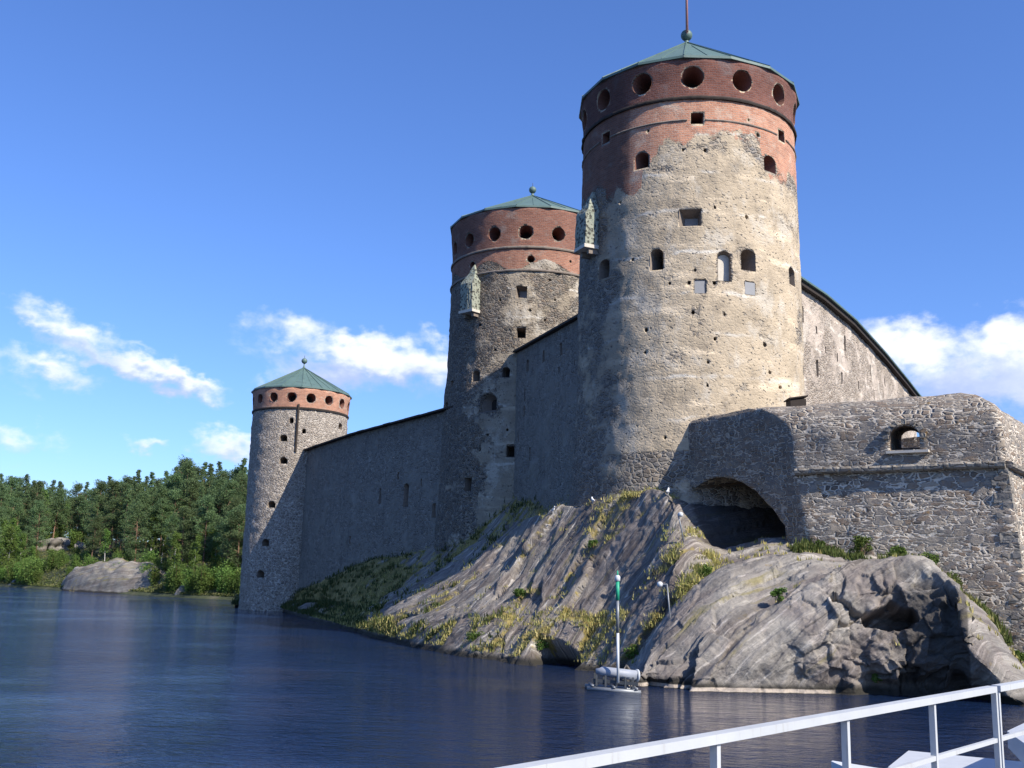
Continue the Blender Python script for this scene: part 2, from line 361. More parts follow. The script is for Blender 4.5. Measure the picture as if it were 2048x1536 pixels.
def rock_mat(name, c1, c2, c3, veg=True, su=(.10, 1.6), crack=.5, band=False):
    m, t, b = mat(name)
    uv = t.n.new('ShaderNodeUVMap').outputs[0]; o = t.n.new('ShaderNodeTexCoord').outputs['Object']
    wn = t.n.new('ShaderNodeTexNoise'); t.put(wn.inputs['Vector'], o); wn.inputs['Scale'].default_value = .5
    uw = t.vmath('ADD', uv, t.vmath('SCALE', t.vmath('SUBTRACT', wn.outputs['Color'], (.5, .5, .5)), .45))
    s1 = t.noise(t.scale(uw, (su[0], su[1], 1)), 1, 9, .68); s2 = t.noise(t.scale(uw, (su[0]*2.5, su[1]*3.2, 1)), 1, 8, .65)
    big = t.noise(o, .35, 7, .6); fine = t.noise(o, 7, 8, .72)
    c = t.mix(t.step(s1, .36, .66), c1, c2)
    c = t.mix(t.step(s2, .52, .72), c, c3)
    c = t.mix(t.math('MULTIPLY', t.step(big, .42, .62), .6), c, t.mix(1.0, c, (.72, .64, .66), 'MULTIPLY'))
    c = t.mix(t.math('MULTIPLY', t.step(t.noise(t.scale(uw, (su[0]*.8, su[1]*1.8, 1), ), 1, 6, .7), .62, .68), .7), c, (.045, .04, .038))
    c = t.mix(fine, t.mix(1.0, c, (.62, .62, .62), 'MULTIPLY'), t.mix(1.0, c, (1.32, 1.3, 1.27), 'MULTIPLY'))
    c = t.mix(t.math('MULTIPLY', t.step(t.noise(o, 1.3, 8, .72), .60, .70), .5), c, (.27, .20, .09))
    ms = t.noise(t.vmath('ADD', t.scale(uw, (su[0]*.9, su[1]*.75, 1)), (3, 7, 1)), 1, 8, .66)
    c = t.mix(t.math('MULTIPLY', t.step(ms, .565, .66), .75), c, t.mix(fine, (.12, .115, .04), (.33, .27, .10)))
    z = t.sep(o)[2]
    c = t.mix(t.step(t.math('ADD', z, t.math('MULTIPLY', big, -.5)), .25, -.1), c, (.035, .032, .026))
    if band:      # bleached strip just above the water
        bz = t.math('MULTIPLY', t.step(t.math('ADD', z, t.math('MULTIPLY', fine, .06)), .04, .07), t.step(t.math('ADD', z, t.math('MULTIPLY', big, .10)), .24, .19))
        bz = t.math('MULTIPLY', bz, t.step(t.math('ADD', t.sep(o)[0], t.math('MULTIPLY', big, 1.0)), 14.0, 13.4))
        c = t.mix(t.math('MULTIPLY', bz, .85), c, (.50, .42, .34))
    if veg:
        a = t.n.new('ShaderNodeAttribute'); a.attribute_name = 'veg'
        vm = t.step(t.math('ADD', a.outputs['Fac'], t.math('MULTIPLY', t.math('SUBTRACT', t.noise(o, 1.6, 7, .7), .5), 1.2)), .42, .62)
        gc = t.ramp(t.noise(o, .8, 6, .6), [(.3, (.09, .11, .028)), (.5, (.27, .21, .07)), (.65, (.42, .33, .13))])
        gc = t.mix(fine, t.mix(1.0, gc, (.55, .55, .5), 'MULTIPLY'), gc)
        c = t.mix(vm, c, gc)
    cr = t.vor(t.scale(uw, (.22, 1.1, 1)), 1, 'DISTANCE_TO_EDGE', 'Distance')
    crk = t.step(cr, .0, .025)
    c = t.mix(t.math('MULTIPLY', t.math('SUBTRACT', 1.0, crk), t.math('MULTIPLY', t.step(big, .45, .6), crack)), c, (.03, .027, .025))
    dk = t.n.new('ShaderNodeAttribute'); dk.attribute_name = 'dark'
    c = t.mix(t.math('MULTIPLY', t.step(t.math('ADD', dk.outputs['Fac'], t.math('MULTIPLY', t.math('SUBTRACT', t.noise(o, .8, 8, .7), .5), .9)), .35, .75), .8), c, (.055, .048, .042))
    t.l.new(c, b.inputs['Base Color']); b.inputs['Roughness'].default_value = .88; b.inputs['Specular IOR Level'].default_value = .2
    h = t.math('ADD', t.math('ADD', t.math('MULTIPLY', s1, 1.6), t.math('MULTIPLY', s2, .7)), t.math('ADD', t.math('MULTIPLY', fine, .8), t.math('MULTIPLY', crk, .15)))
    t.l.new(t.bump(h, .9, .11), b.inputs['Normal']); return m
M['rock'] = rock_mat('striated_gneiss', (.13, .113, .10), (.31, .28, .24), (.62, .58, .50), crack=.35)
M['dome'] = rock_mat('domed_gneiss', (.17, .155, .14), (.33, .305, .265), (.54, .50, .445), su=(.12, 1.1), crack=.0, band=True)
M['farrock'] = rock_mat('shore_gneiss', (.15, .14, .12), (.25, .235, .205), (.38, .36, .32), su=(.08, .7))
def leafmat(name, a, b_, c_, trans=.25, nscale=.25):
    m, t, b = mat(name); o = t.n.new('ShaderNodeTexCoord').outputs['Object']; oi = t.n.new('ShaderNodeObjectInfo').outputs['Random']
    gi = t.n.new('ShaderNodeNewGeometry').outputs['Random Per Island']
    c = t.ramp(t.math('ADD', t.math('MULTIPLY', gi, .5), t.math('MULTIPLY', t.noise(o, nscale, 4), .6)), [(.25, a), (.55, b_), (.85, c_)])
    hs = t.n.new('ShaderNodeHueSaturation'); t.put(hs.inputs['Hue'], t.math('ADD', .48, t.math('MULTIPLY', oi, .035)))
    t.put(hs.inputs['Value'], t.math('ADD', .72, t.math('MULTIPLY', oi, .55))); t.put(hs.inputs['Color'], c)
    t.l.new(hs.outputs[0], b.inputs['Base Color']); b.inputs['Roughness'].default_value = .7; b.inputs['Specular IOR Level'].default_value = .2
    tr = t.n.new('ShaderNodeBsdfTranslucent'); t.l.new(hs.outputs[0], tr.inputs[0]); mx = t.n.new('ShaderNodeMixShader'); mx.inputs[0].default_value = trans
    out = t.n['Material Output']; t.l.new(b.outputs[0], mx.inputs[1]); t.l.new(tr.outputs[0], mx.inputs[2]); t.l.new(mx.outputs[0], out.inputs[0]); return m
M['pine'] = leafmat('pine_needles', (.075, .12, .055), (.115, .175, .07), (.17, .23, .095), .4)
M['birch'] = leafmat('birch_leaves', (.08, .14, .03), (.12, .20, .045), (.18, .26, .06), .35)
M['bush'] = leafmat('shrub_leaves', (.05, .095, .018), (.09, .15, .03), (.15, .21, .05), .35)
M['grass'] = leafmat('green_and_straw_grass', (.15, .18, .045), (.36, .32, .11), (.55, .45, .20), .3, .45)
M['grassdark'] = leafmat('rank_green_grass', (.03, .05, .014), (.06, .085, .025), (.13, .12, .045), .25, .5)
M['weed'] = leafmat('weed_leaves', (.06, .09, .022), (.11, .15, .04), (.22, .22, .08), .3, .5)
M['under'] = leafmat('undergrowth_leaves', (.05, .07, .02), (.11, .13, .04), (.20, .18, .08), .3, .15)
M['bark_pine'] = plain('orange_pine_bark', (.20, .12, .075), .9, .4, 2)
M['bark_birch'] = plain('white_birch_bark', (.55, .52, .48), .8, .35, 3)
def ground_mat():
    m, t, b = mat('forest_floor'); o = t.n.new('ShaderNodeTexCoord').outputs['Object']
    c = t.ramp(t.noise(o, .15, 8, .65), [(.35, (.02, .03, .01)), (.55, (.05, .06, .02)), (.75, (.14, .12, .08))])
    t.l.new(c, b.inputs['Base Color']); b.inputs['Roughness'].default_value = .95
    t.l.new(t.bump(t.noise(o, .8, 8, .7), .8, .5), b.inputs['Normal']); return m
M['ground'] = ground_mat()
def water_mat():
    m, t, b = mat('lake_water'); o = t.n.new('ShaderNodeTexCoord').outputs['Object']
    n1 = t.noise(t.scale(o, (.9, 1.7, 1), (0, 0, .5)), 1.0, 3, .55, .4)
    n2 = t.noise(t.scale(o, (3.2, 6.0, 1), (0, 0, .35)), 1.0, 3, .6, .3)
    n3 = t.noise(t.scale(o, (11, 19, 1), (0, 0, .7)), 1.0, 2, .6)
    big = t.noise(o, .05, 4, .6)
    # calmer water in the lee of the rock (fade by distance from open water, broad noise for gust patches)
    gust = t.math('ADD', .30, t.math('MULTIPLY', t.step(big, .38, .62), .9))
    h = t.math('ADD', t.math('MULTIPLY', n1, .9), t.math('ADD', t.math('MULTIPLY', n2, .42), t.math('MULTIPLY', n3, .13)))
    h = t.math('MULTIPLY', h, gust)
    b.inputs['Base Color'].default_value = (.007, .017, .048, 1); b.inputs['Roughness'].default_value = .05; b.inputs['IOR'].default_value = 1.333
    t.l.new(t.bump(h, 1.0, .26), b.inputs['Normal']); return m
M['water'] = water_mat()

# ------------------------------------------------------------------ water
wm = MB(); wm.add([(-3000, -600, 0), (3000, -600, 0), (3000, 5000, 0), (-3000, 5000, 0)], [(0, 1, 2, 3)])
tag(wm.build('water', M['water']), kind='structure')

# ------------------------------------------------------------------ lofted rock sheets
def cr(p0, p1, p2, p3, t):
    return .5*((2*p1)+(-p0+p2)*t+(2*p0-5*p1+4*p2-p3)*t*t+(-p0+3*p1-3*p2+p3)*t**3)
def interp_rows(rows, n, soft=.6):
    """rows: list of np arrays, resample to n along the list index, mixing linear and Catmull-Rom"""
    out = []; K = len(rows)-1
    for i in range(n):
        x = i/(n-1)*K; k = min(int(x), K-1); f = x-k
        a = rows[max(k-1, 0)]; b = rows[k]; c = rows[k+1]; d = rows[min(k+2, K)]
        out.append(soft*cr(a, b, c, d, f)+(1-soft)*(b*(1-f)+c*f))
    return out
def loft(name, cols, ncol, nrow, dispf, vegf, material, kind='structure', rowsoft=.5, uvang=0.0, darkf=None):
    """cols: for each column a list of 3D points, from under the water up to the walls"""
    G = [np.array([[*p] for p in c], float) for c in cols]
    G = interp_rows(G, ncol, .7)
    grid = np.array([np.array(interp_rows(list(g), nrow, rowsoft)) for g in G])     # ncol x nrow x 3
    gu = np.gradient(grid, axis=0); gv = np.gradient(grid, axis=1)
    nrm = np.cross(gu, gv); nrm /= np.linalg.norm(nrm, axis=2, keepdims=True)+1e-9
    if nrm[..., 2].mean() < 0: nrm = -nrm
    su = np.concatenate([[0], np.cumsum(np.linalg.norm(np.diff(grid[:, nrow//2], axis=0), axis=1))])
    P = []; V = []; UV = []
    ca, sa = math.cos(uvang), math.sin(uvang)
    for i in range(ncol):
        tv = np.concatenate([[0], np.cumsum(np.linalg.norm(np.diff(grid[i], axis=0), axis=1))])
        for j in range(nrow):
            p = Vector(grid[i, j]); s_, t_ = su[i], tv[j]
            u = s_*ca+t_*sa; v = -s_*sa+t_*ca
            d, vg = dispf(p, u, v, i/(ncol-1), j/(nrow-1)); q = p+Vector(nrm[i, j])*d
            P.append(q); V.append(vegf(q, u, v, i/(ncol-1), j/(nrow-1), vg)); UV.append((u, v))
    me = bpy.data.meshes.new(name)
    fs = [(i*nrow+j, (i+1)*nrow+j, (i+1)*nrow+j+1, i*nrow+j+1) for i in range(ncol-1) for j in range(nrow-1)]
    me.from_pydata([tuple(p) for p in P], [], fs)
    a = me.attributes.new('veg', 'FLOAT', 'POINT'); a.data.foreach_set('value', V)
    if darkf: a = me.attributes.new('dark', 'FLOAT', 'POINT'); a.data.foreach_set('value', [darkf(p) for p in P])
    ul = me.uv_layers.new(name='UVMap'); li = np.empty(len(me.loops), int); me.loops.foreach_get('vertex_index', li)
    ul.data.foreach_set('uv', np.array(UV)[li].ravel())
    me.update()
    o = mesh_obj(name, me, material, smooth=True)
    if kind: o['kind'] = kind
    return o, np.array([tuple(p) for p in P]), np.array(V)
def nz(p, s, o=0): return mn.noise(Vector((p[0]*s+o, p[1]*s-o, p[2]*s+2*o)))
def fb(p, s, o=0, k=3):
    a = 1; r = 0
    for i in range(k): r += a*nz(p, s*2**i, o+i*7); a *= .5
    return r
def saw(x):          # steep face, long tread
    f = x-math.floor(x); return f/.82 if f < .82 else 1-(f-.82)/.18
# main slab of the castle rock.  (column px, waterline y, [mid], crest (y, Y), gully dz, wall foot (y, Y))
MC = [(470, 1212, (1210, 133), (1207, 134), 0, (1205, 136)), (540, 1216, (1212, 130), (1206, 133), 0, (1198, 135)),
      (600, 1234, (1222, 113), (1206, 119), 0, (1182, 123)), (660, 1252, (1236, 97), (1205, 106), -.2, (1158, 113)),
      (715, 1266, (1246, 82), (1216, 90), -.6, (1134, 105)), (800, 1290, (1238, 70), (1176, 83), -1.0, (1096, 102)),
      (900, 1310, (1220, 64), (1118, 80), -1.2, (1060, 94)), (1000, 1325, (1190, 61), (1056, 74), -1.5, (1005, 89)),
      (1100, 1336, (1180, 57.5), (1018, 66), -1.5, (978, 80)), (1200, 1345, (1168, 54), (995, 60.5), -1.2, (970, 66)),
      (1290, 1358, (1170, 50.5), (977, 56.5), -1.0, (968, 62)), (1345, 1366, (1185, 48.5), (988, 54), -1.2, (985, 60)),
      (1405, 1370, (1225, 47.0), (1092, 51.5), .4, (1010, 60)), (1470, 1375, (1235, 47), (1120, 53), .6, (1000, 61)),
      (1560, 1380, (1235, 48), (1120, 54), 0.5, (1000, 62)), (1660, 1385, (1240, 49), (1120, 55), .5, (1040, 62))]
cols = []
for (u, wy, md, crs, gd, wf) in MC:
    w = atz(u, wy); dn = w.copy(); dn.z = 0; dn.normalize()
    a = at(u, md[0], md[1]); c = at(u, crs[0], crs[1]); f = at(u, wf[0], wf[1])
    gp = c.lerp(f, .4); gp.z = min(c.z, gp.z)+gd
    ex = f+dn*14; ex.z = f.z+.8
    cols.append([w-dn*5+Vector((0, 0, -2.2)), w, (w+a)/2+Vector((0, 0, .25)), a, (a+c)/2+Vector((0, 0, .2)), c, gp, f, ex])
def ssaw(x):
    f = x-math.floor(x); return f/.8 if f < .8 else .5+.5*math.cos(math.pi*(f-.8)/.2)
def plates(u, v, su, sv, o, w=.35):
    q = Vector((u*su+w*nz((u*su*1.7, v*sv*.9, o), 1), v*sv+w*nz((u*su, v*sv, o), 1, 5), o)); r = mn.voronoi(q)
    return mn.cell(Vector(r[1][0])*9.7+Vector((o, o, o))), r[0][1]-r[0][0]
def disp_main(p, u, v, a, b):
    wfac = min(1, max(0, (b-.08)/.06))
    ramp = min(1, max(0, (a-.14)/.12))
    warp = fb((u*.035, v*.12, 3), 1, 0, 2)*.9
    x1 = v*.16+warp*.9; x2 = v*.62+warp*1.2+4; x3 = v*1.9+warp*2+2
    big = .25+.9*max(0, .35+nz((u*.06, v*.2, 0), 1, 5))
    sm = .35+1.0*max(0, .3+nz((u*.10, v*.4, 4), 1, 8))
    fade = 1-.75*min(1, max(0, (b-.66)/.1))
    crest = 1-.55*max(0, 1-abs(b-.62)/.09)
    left = min(1, max(.35, (a-.3)/.25))
    p1, e1 = plates(u, v, .10, .42, 3); p2, e2 = plates(u, v, .30, 1.3, 8)
    d = ((ssaw(x1)-.5)*.95*big*left+(ssaw(x2)-.5)*.09*sm+(p1-.5)*.34*left+(p2-.5)*.07)*ramp*fade*crest
    d += fb(p, .35, 9)*.12+fb(p, 2.4, 2, 3)*.05-.10*max(0, 1-e1/.05)
    c = cave_c; hd = math.hypot((p.x-c.x)/1.0, (p.z-c.z)/.8)+.3*fb(p, .9, 4)
    d -= 2.2*max(0, min(1, (1.0-hd)/.3))*(1 if b < .4 else 0)
    gro = 1-min(1, abs(x1 % 1-.92)/.12)
    gro2 = 1-min(1, abs(x2 % 1-.92)/.16)
    return d*wfac, max(gro, gro2*.75*sm, (1-min(1, e1/.16))*.9)*ramp
def veg_main(q, u, v, a, b, g):
    px = 470+a*1190
    x = .43*g+.20*fb(q, .2, 4)
    left = min(1, max(0, (.36-a)/.12)); x += left*.38                # low left tongue: mostly grass
    if b > .66: x += .38 if a < .74 else -.4
    if b < .30: x += .20
    if q.z < .35: x -= .8
    return x+.06
cave_c = atz(1112, 1318, .6)
rock_o, RP, RV = loft('castle_rock', cols, 520, 250, disp_main, veg_main, M['rock'], uvang=R(45), darkf=lambda p: max(0, min(1, (p.x-9.0)/2))*max(0, min(1, (p.y-53.0)/1.5))*.8)  # rock under the arch darkened in colour, painting deeper shade into the recess

# domed outcrop on the right
DC = [(1262, 1366, (1362, 43.0), (1352, 46.0), (1330, 49), (1290, 52)), (1335, 1380, (1305, 44), (1238, 47), (1205, 50), (1160, 53)),
      (1400, 1383, (1280, 43.5), (1172, 47.3), (1140, 50.3), (1118, 54)),
      (1460, 1385, (1268, 43), (1145, 46.8), (1107, 50.2), (1100, 54)), (1540, 1387, (1262, 42.6), (1150, 45.8), (1094, 49.6), (1082, 54)),
      (1610, 1388, (1262, 42.2), (1136, 44.8), (1096, 48.8), (1085, 54)), (1680, 1389, (1258, 42.0), (1122, 44.2), (1112, 47), (1095, 54)),
      (1750, 1392, (1250, 42.0), (1114, 43.8), (1108, 45.8), (1105, 53)), (1810, 1396, (1250, 41.9), (1114, 43.5), (1108, 44.8), (1115, 52)),
      (1865, 1398, (1258, 41.5), (1134, 42.8), (1128, 44.0), (1135, 51)), (1905, 1398, (1275, 40.9), (1168, 41.8), (1162, 43.2), (1165, 50)),
      (1928, 1394, (1300, 40.2), (1214, 41.0), (1196, 42.6), (1190, 50)), (1975, 1400, (1335, 40.2), (1262, 41.6), (1240, 43.2), (1235, 49)),
      (2040, 1412, (1392, 40.6), (1348, 41.8), (1328, 43.6), (1320, 49)), (2120, 1424, (1405, 41.4), (1392, 43), (1380, 45), (1360, 49)),
      (2300, 1440, (1430, 42), (1422, 44), (1410, 46), (1390, 50)), (2600, 1450, (1440, 44), (1432, 47), (1425, 50), (1400, 58))]
cols = []
for (u, wy, md, rm, sh, bs) in DC:
    w = atz(u, wy); dn = w.copy(); dn.z = 0; dn.normalize()
    a = at(u, *md); r = at(u, *rm); s_ = at(u, *sh); f = at(u, *bs)
    cols.append([w-dn*3+Vector((0, 0, -2)), w, (w+a)/2-dn*.25, a, (a+r)/2-dn*.45+Vector((0, 0, .1)), r, s_, f, f+dn*8])
HOLE = at(1772, 1226, 42.5); HOLE2 = at(1900, 1150, 42)
def disp_dome(p, u, v, a, b):
    wfac = min(1, max(0, (b-.08)/.06))
    px = (p.x/p.y)*F/1.0+1024
    warp = fb((u*.06, v*.2, 8), 1)
    face = max(0, min(1, (b-.12)/.08))*max(0, min(1, (.60-b)/.08))
    rough = max(0, min(1, (px-1560)/160))*max(0, min(1, (1925-px)/20))*face
    d = fb(p, .3, 3)*.16+fb(p, 2.4, 6, 3)*.05
    sm = .4+max(0, .4+nz((u*.1, v*.3, 4), 1, 2))
    p1, e1 = plates(u, v, .13, .40, 5); p2, e2 = plates(u, v, .5, 1.1, 12)
    d += ((ssaw(v*.38+warp)-.5)*.30+(ssaw(v*1.3+warp*1.5)-.5)*.14+(p1-.5)*.30+(p2-.5)*.08)*(1-rough)*sm*max(.15, min(1, (1960-px)/60))
    q = Vector((p.x*.50+.25*fb(p, .5, 5), p.y*.3, p.z*.42+.25*fb(p, .5, 8))); vo = mn.voronoi(q); blk = vo[0]; c1 = mn.cell(Vector(vo[1][0])*7.3)
    q = Vector((p.x*1.5+.2*fb(p, .9, 5), p.y*.6, p.z*1.1)); vo2 = mn.voronoi(q); c2_ = mn.cell(Vector(vo2[1][0])*5.3)
    d += rough*((c1-.5)*.52+(c2_-.5)*.22-.12*max(0, 1-(blk[1]-blk[0])/.06)+fb(p, 1.1, 1)*.12+fb(p, 3.2, 1, 3)*.07)
    hd = Vector(((p.x-HOLE.x)/.95, 0, (p.z-HOLE.z)/.50)).length+.5*fb(p, 1.3, 3)
    d -= 1.9*max(0, min(1, (1.0-hd)/.3))*face
    hd = Vector(((p.x-HOLE2.x)/.5, 0, (p.z-HOLE2.z)/.35)).length+.6*fb(p, 1.6, 3)
    d -= .6*max(0, min(1, (1.0-hd)/.3))*face
    # undercut lip at the waterline, right part
    lip = max(0, min(1, (px-1700)/30))*max(0, min(1, (1900-px)/30))*max(0, min(1, (.75-p.z)/.4))
    d -= .9*lip*wfac
    g_ = 1-min(1, abs((v*.38+warp) % 1-.92)/.10)
    return d*wfac, g_*sm
def veg_dome(q, u, v, a, b, g):
    x = .22*g+.12*fb(q, .3, 4)
    if b > .70: x += .25
    if q.z < .3: x -= .8
    return x-.02
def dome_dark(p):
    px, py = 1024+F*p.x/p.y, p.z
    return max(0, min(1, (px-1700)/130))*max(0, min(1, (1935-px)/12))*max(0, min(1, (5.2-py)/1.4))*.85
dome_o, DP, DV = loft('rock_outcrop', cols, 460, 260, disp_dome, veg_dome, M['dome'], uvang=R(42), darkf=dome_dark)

# ------------------------------------------------------------------ towers
class Tower:
    def __init__(s, name, Y, axis_px, rows, label, mat_, grid=.22):
        """rows: (image row, half width in px, kind) measured at the silhouette"""
        s.Y = Y
        ws = [at(axis_px, r[0], Y) for r in rows[:1]]
        s.X = ws[0].x; s.prof = []
        for (py, hw) in rows:
            # column where the axis crosses this row
            px = axis_px
            for _ in range(8):
                p = at(px, py, Y); px += (s.X-p.x)*F/Y
            dep = (p-Vector((0, 0, CAMH))).dot(ray(1024, 768).normalized())
            s.prof.append((p.z, hw*dep/F))
        s.prof.sort(); s.mat = mat_
        s.root = empty(name, (s.X, Y, s.prof[0][0]), label, 'tower')
        s.cut = MB(); s.cut2 = MB(); s.open = []
        s.th0 = math.atan2(s.X, Y)          # theta=0 faces the camera
    def rad(s, z):
        zs = [p[0] for p in s.prof]; rs = [p[1] for p in s.prof]; return float(np.interp(z, zs, rs))
    def pt(s, th, z, r=None):
        """theta measured from the side facing the camera, positive to the right"""
        r = s.rad(z) if r is None else r; a = th-s.th0*1.0
        return Vector((s.X+r*math.sin(a), s.Y-r*math.cos(a), z))
    def zrow(s, py):
        px = 1024+s.X/s.Y*F
        for _ in range(8):
            p = at(px, py, s.Y); px += (s.X-p.x)*F/s.Y
        return p.z
    def hit(s, px, py):
        d = ray(px, py).normalized(); o = Vector((0, 0, CAMH)); tt = (s.Y-9)/d.y
        for _ in range(12000):
            p = o+d*tt; r = math.hypot(p.x-s.X, p.y-s.Y)
            if r <= s.rad(p.z): break
            tt += max(.004, (r-s.rad(p.z))*.5)
            if p.y > s.Y: break
        a = math.atan2(p.x-s.X, -(p.y-s.Y)); return a+s.th0, p.z
    def frame(s, th, z):
        a = th-s.th0; n = Vector((math.sin(a), -math.cos(a), 0)); u = Vector((math.cos(a), math.sin(a), 0))
        return s.pt(th, z), u, Vector((0, 0, 1)), n
def shape(kind, w, h, n=20):
    if kind == 'round': return [(w/2*math.cos(2*math.pi*k/n), h/2*math.sin(2*math.pi*k/n)) for k in range(n)]
    if kind == 'rect': return [(-w/2, -h/2), (w/2, -h/2), (w/2, h/2), (-w/2, h/2)]
    if kind == 'arch':
        r = w/2; top = h/2-r*.75
        return [(-w/2, -h/2), (w/2, -h/2)]+[(r*math.cos(math.pi*k/8), top+.75*r*math.sin(math.pi*k/8)) for k in range(9)]
def opening(root, cut, fr, kind, w, h, depth=1.6, inner=.72, shift=(0, 0), name='window', lining=None, back=None, sub=None):
    """a splayed recess cut in a wall, lined with its own reveal"""
    p, u, z, n = fr
    o = shape(kind, w, h); i_ = [(x*inner+shift[0], y*inner+shift[1]) for x, y in o]
    N = len(o); A = [p+u*x+z*y+n*.9 for x, y in o]; A0 = [p+u*x+z*y for x, y in o]; B = [p+u*x+z*y-n*depth for x, y in i_]
    ex = .9/depth
    A = [a+(a-b)*ex for a, b in zip(A0, B)]
    cut.add(A+B, [(k, (k+1) % N, N+(k+1) % N, N+k)[::-1] for k in range(N)]+[tuple(range(N)), tuple(range(2*N-1, N-1, -1))])
    if lining is not None:
        m = MB(); e = .985; cc = sum(A0, Vector())/N; cb = sum(B, Vector())/N
        lo = [cc+(a-cc)*e-n*.02 for a in A0]; li = [cb+(b-cb)*e for b in B]
        e2 = .90
        mi = [cb+(b-cb)*e2 for b in B]
        m.add(lo+li, [(k, (k+1) % N, N+(k+1) % N, N+k) for k in range(N)])
        ob = m.build(name, lining, root)
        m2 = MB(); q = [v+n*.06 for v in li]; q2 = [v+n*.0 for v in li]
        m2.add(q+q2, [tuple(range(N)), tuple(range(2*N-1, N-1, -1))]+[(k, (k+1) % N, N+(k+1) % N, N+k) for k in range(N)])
        ob2 = m2.build(sub or 'opening_back', back or M['void'], None)  # thin back plate, near-black by default to paint the dark interior
        ob2.parent = ob
        return ob
def attr(me, name, vals):
    a = me.attributes.new(name, 'FLOAT', 'POINT'); a.data.foreach_set('value', vals)
def tower_body(T, z0, z1, zonef, seg=.24, amp=.05, name='wall'):
    Rm = max(r for _, r in T.prof); n = int(2*math.pi*Rm/seg); m = int((z1-z0)/seg)
    vs = []; za = []; uv = []; A = {'brick': [], 'plaster': [], 'stain_shade': [], 'dark': []}
    for j in range(m+1):
        z = z0+(z1-z0)*j/m; r0 = T.rad(z)
        for k in range(n):
            th = -math.pi+2*math.pi*k/n; q = zonef(th, z)
            p = T.pt(th, z, r0)
            rr = r0+(amp*fb(p, .9, 3)+amp*.9*fb(p, 2.6, 5, 2))*(1-.6*q[0])
            vs.append(tuple(T.pt(th, z, rr))); uv.append((th*Rm, z))
            for key, val in zip(('brick', 'plaster', 'stain_shade', 'dark'), q): A[key].append(val)
    fs = [(j*n+k, j*n+(k+1) % n, (j+1)*n+(k+1) % n, (j+1)*n+k) for j in range(m) for k in range(n)]
    fs += [tuple(range(n-1, -1, -1)), tuple(m*n+k for k in range(n))]
    me = bpy.data.meshes.new(name); me.from_pydata(vs, [], fs)
    for k_, v_ in A.items(): attr(me, k_, v_)
    ul = me.uv_layers.new(name='UVMap'); li = np.empty(len(me.loops), int); me.loops.foreach_get('vertex_index', li)
    UV = np.array(uv)[li]
    # unwrap the seam
    ul.data.foreach_set('uv', UV.ravel()); me.update()
    return mesh_obj(name, me, T.mat, T.root, smooth=True)
def ring(T, z, h, out, name, material, broken=0, n=160, gaps=()):
    m = MB(); N = n
    prof = [(-.25, 0), (out, .0), (out+.03, h*.5), (out, h), (-.25, h*1.15)]
    vs = []
    for k in range(N):
        th = 2*math.pi*k/N; j = broken*mn.noise(Vector((k*.7, z, 1)))
        for (dr, dz) in prof: vs.append(T.pt(th, z+dz, T.rad(z+.01)+dr+(j if dr > 0 else 0)))
    K = len(prof); fs = [(k*K+i, ((k+1) % N)*K+i, ((k+1) % N)*K+(i+1) % K, k*K+(i+1) % K) for k in range(N) for i in range(K) if not any(abs((2*math.pi*(k+.5)/N-g_+math.pi) % (2*math.pi)-math.pi) < .075 for g_ in gaps)]
    m.add(vs, fs); return m.build(name, material, T.root)
def cone_roof(T, ze, za, over=.22, n=16, ball=.38, seams=16, finz=None):
    Rr = T.rad(ze)+over; m = MB()
    c = Vector((T.X, T.Y, 0)); off = math.pi/n
    def P(r, z, k): a = 2*math.pi*k/n+off; return c+Vector((r*math.sin(a), -r*math.cos(a), z))
    vs = [P(Rr, ze, k) for k in range(n)]+[P(Rr, ze+.16, k) for k in range(n)]+[P(.16, za, k) for k in range(n)]
    fs = [(k, (k+1) % n, n+(k+1) % n, n+k) for k in range(n)]+[(n+k, n+(k+1) % n, 2*n+(k+1) % n, 2*n+k) for k in range(n)]
    fs += [tuple(range(n-1, -1, -1)), tuple(range(2*n, 3*n))]
    m.add(vs, fs)
    roof = m.build('roof', M['copper'], T.root)
    def child(mb, name, material, smooth=False):
        o = mb.build(name, material, None, smooth); o.parent = roof; return o
    sm = MB()
    for k in range(n): sm.bar(P(Rr-.02, ze+.19, k), P(.2, za+.03, k), .07, .07)
    for k in range(n):
        a = (P(Rr-.02, ze+.19, k)+P(Rr-.02, ze+.19, k+1))/2; b = (P(.2, za, k)+P(.2, za, k+1))/2
        sm.bar(a.lerp(b, .02), a.lerp(b, .75), .04, .05)
    child(sm, 'standing_seams', M['copper'])
    fz = finz or za+1.0
    f = MB(); f.lathe([(.24, za-.15), (.15, za+.2), (.08, za+.35), (.07, fz-ball*.8)], c, 14); child(f, 'finial_stem', M['copper'], True)
    f = MB(); f.ico((T.X, T.Y, fz), ball, 3); child(f, 'finial_ball', M['copper'], True)
    f = MB(); f.tube([(T.X, T.Y, fz+ball*.8), (T.X, T.Y, fz+ball+.35)], .03, 6); child(f, 'finial_tip', M['iron'])
    return roof

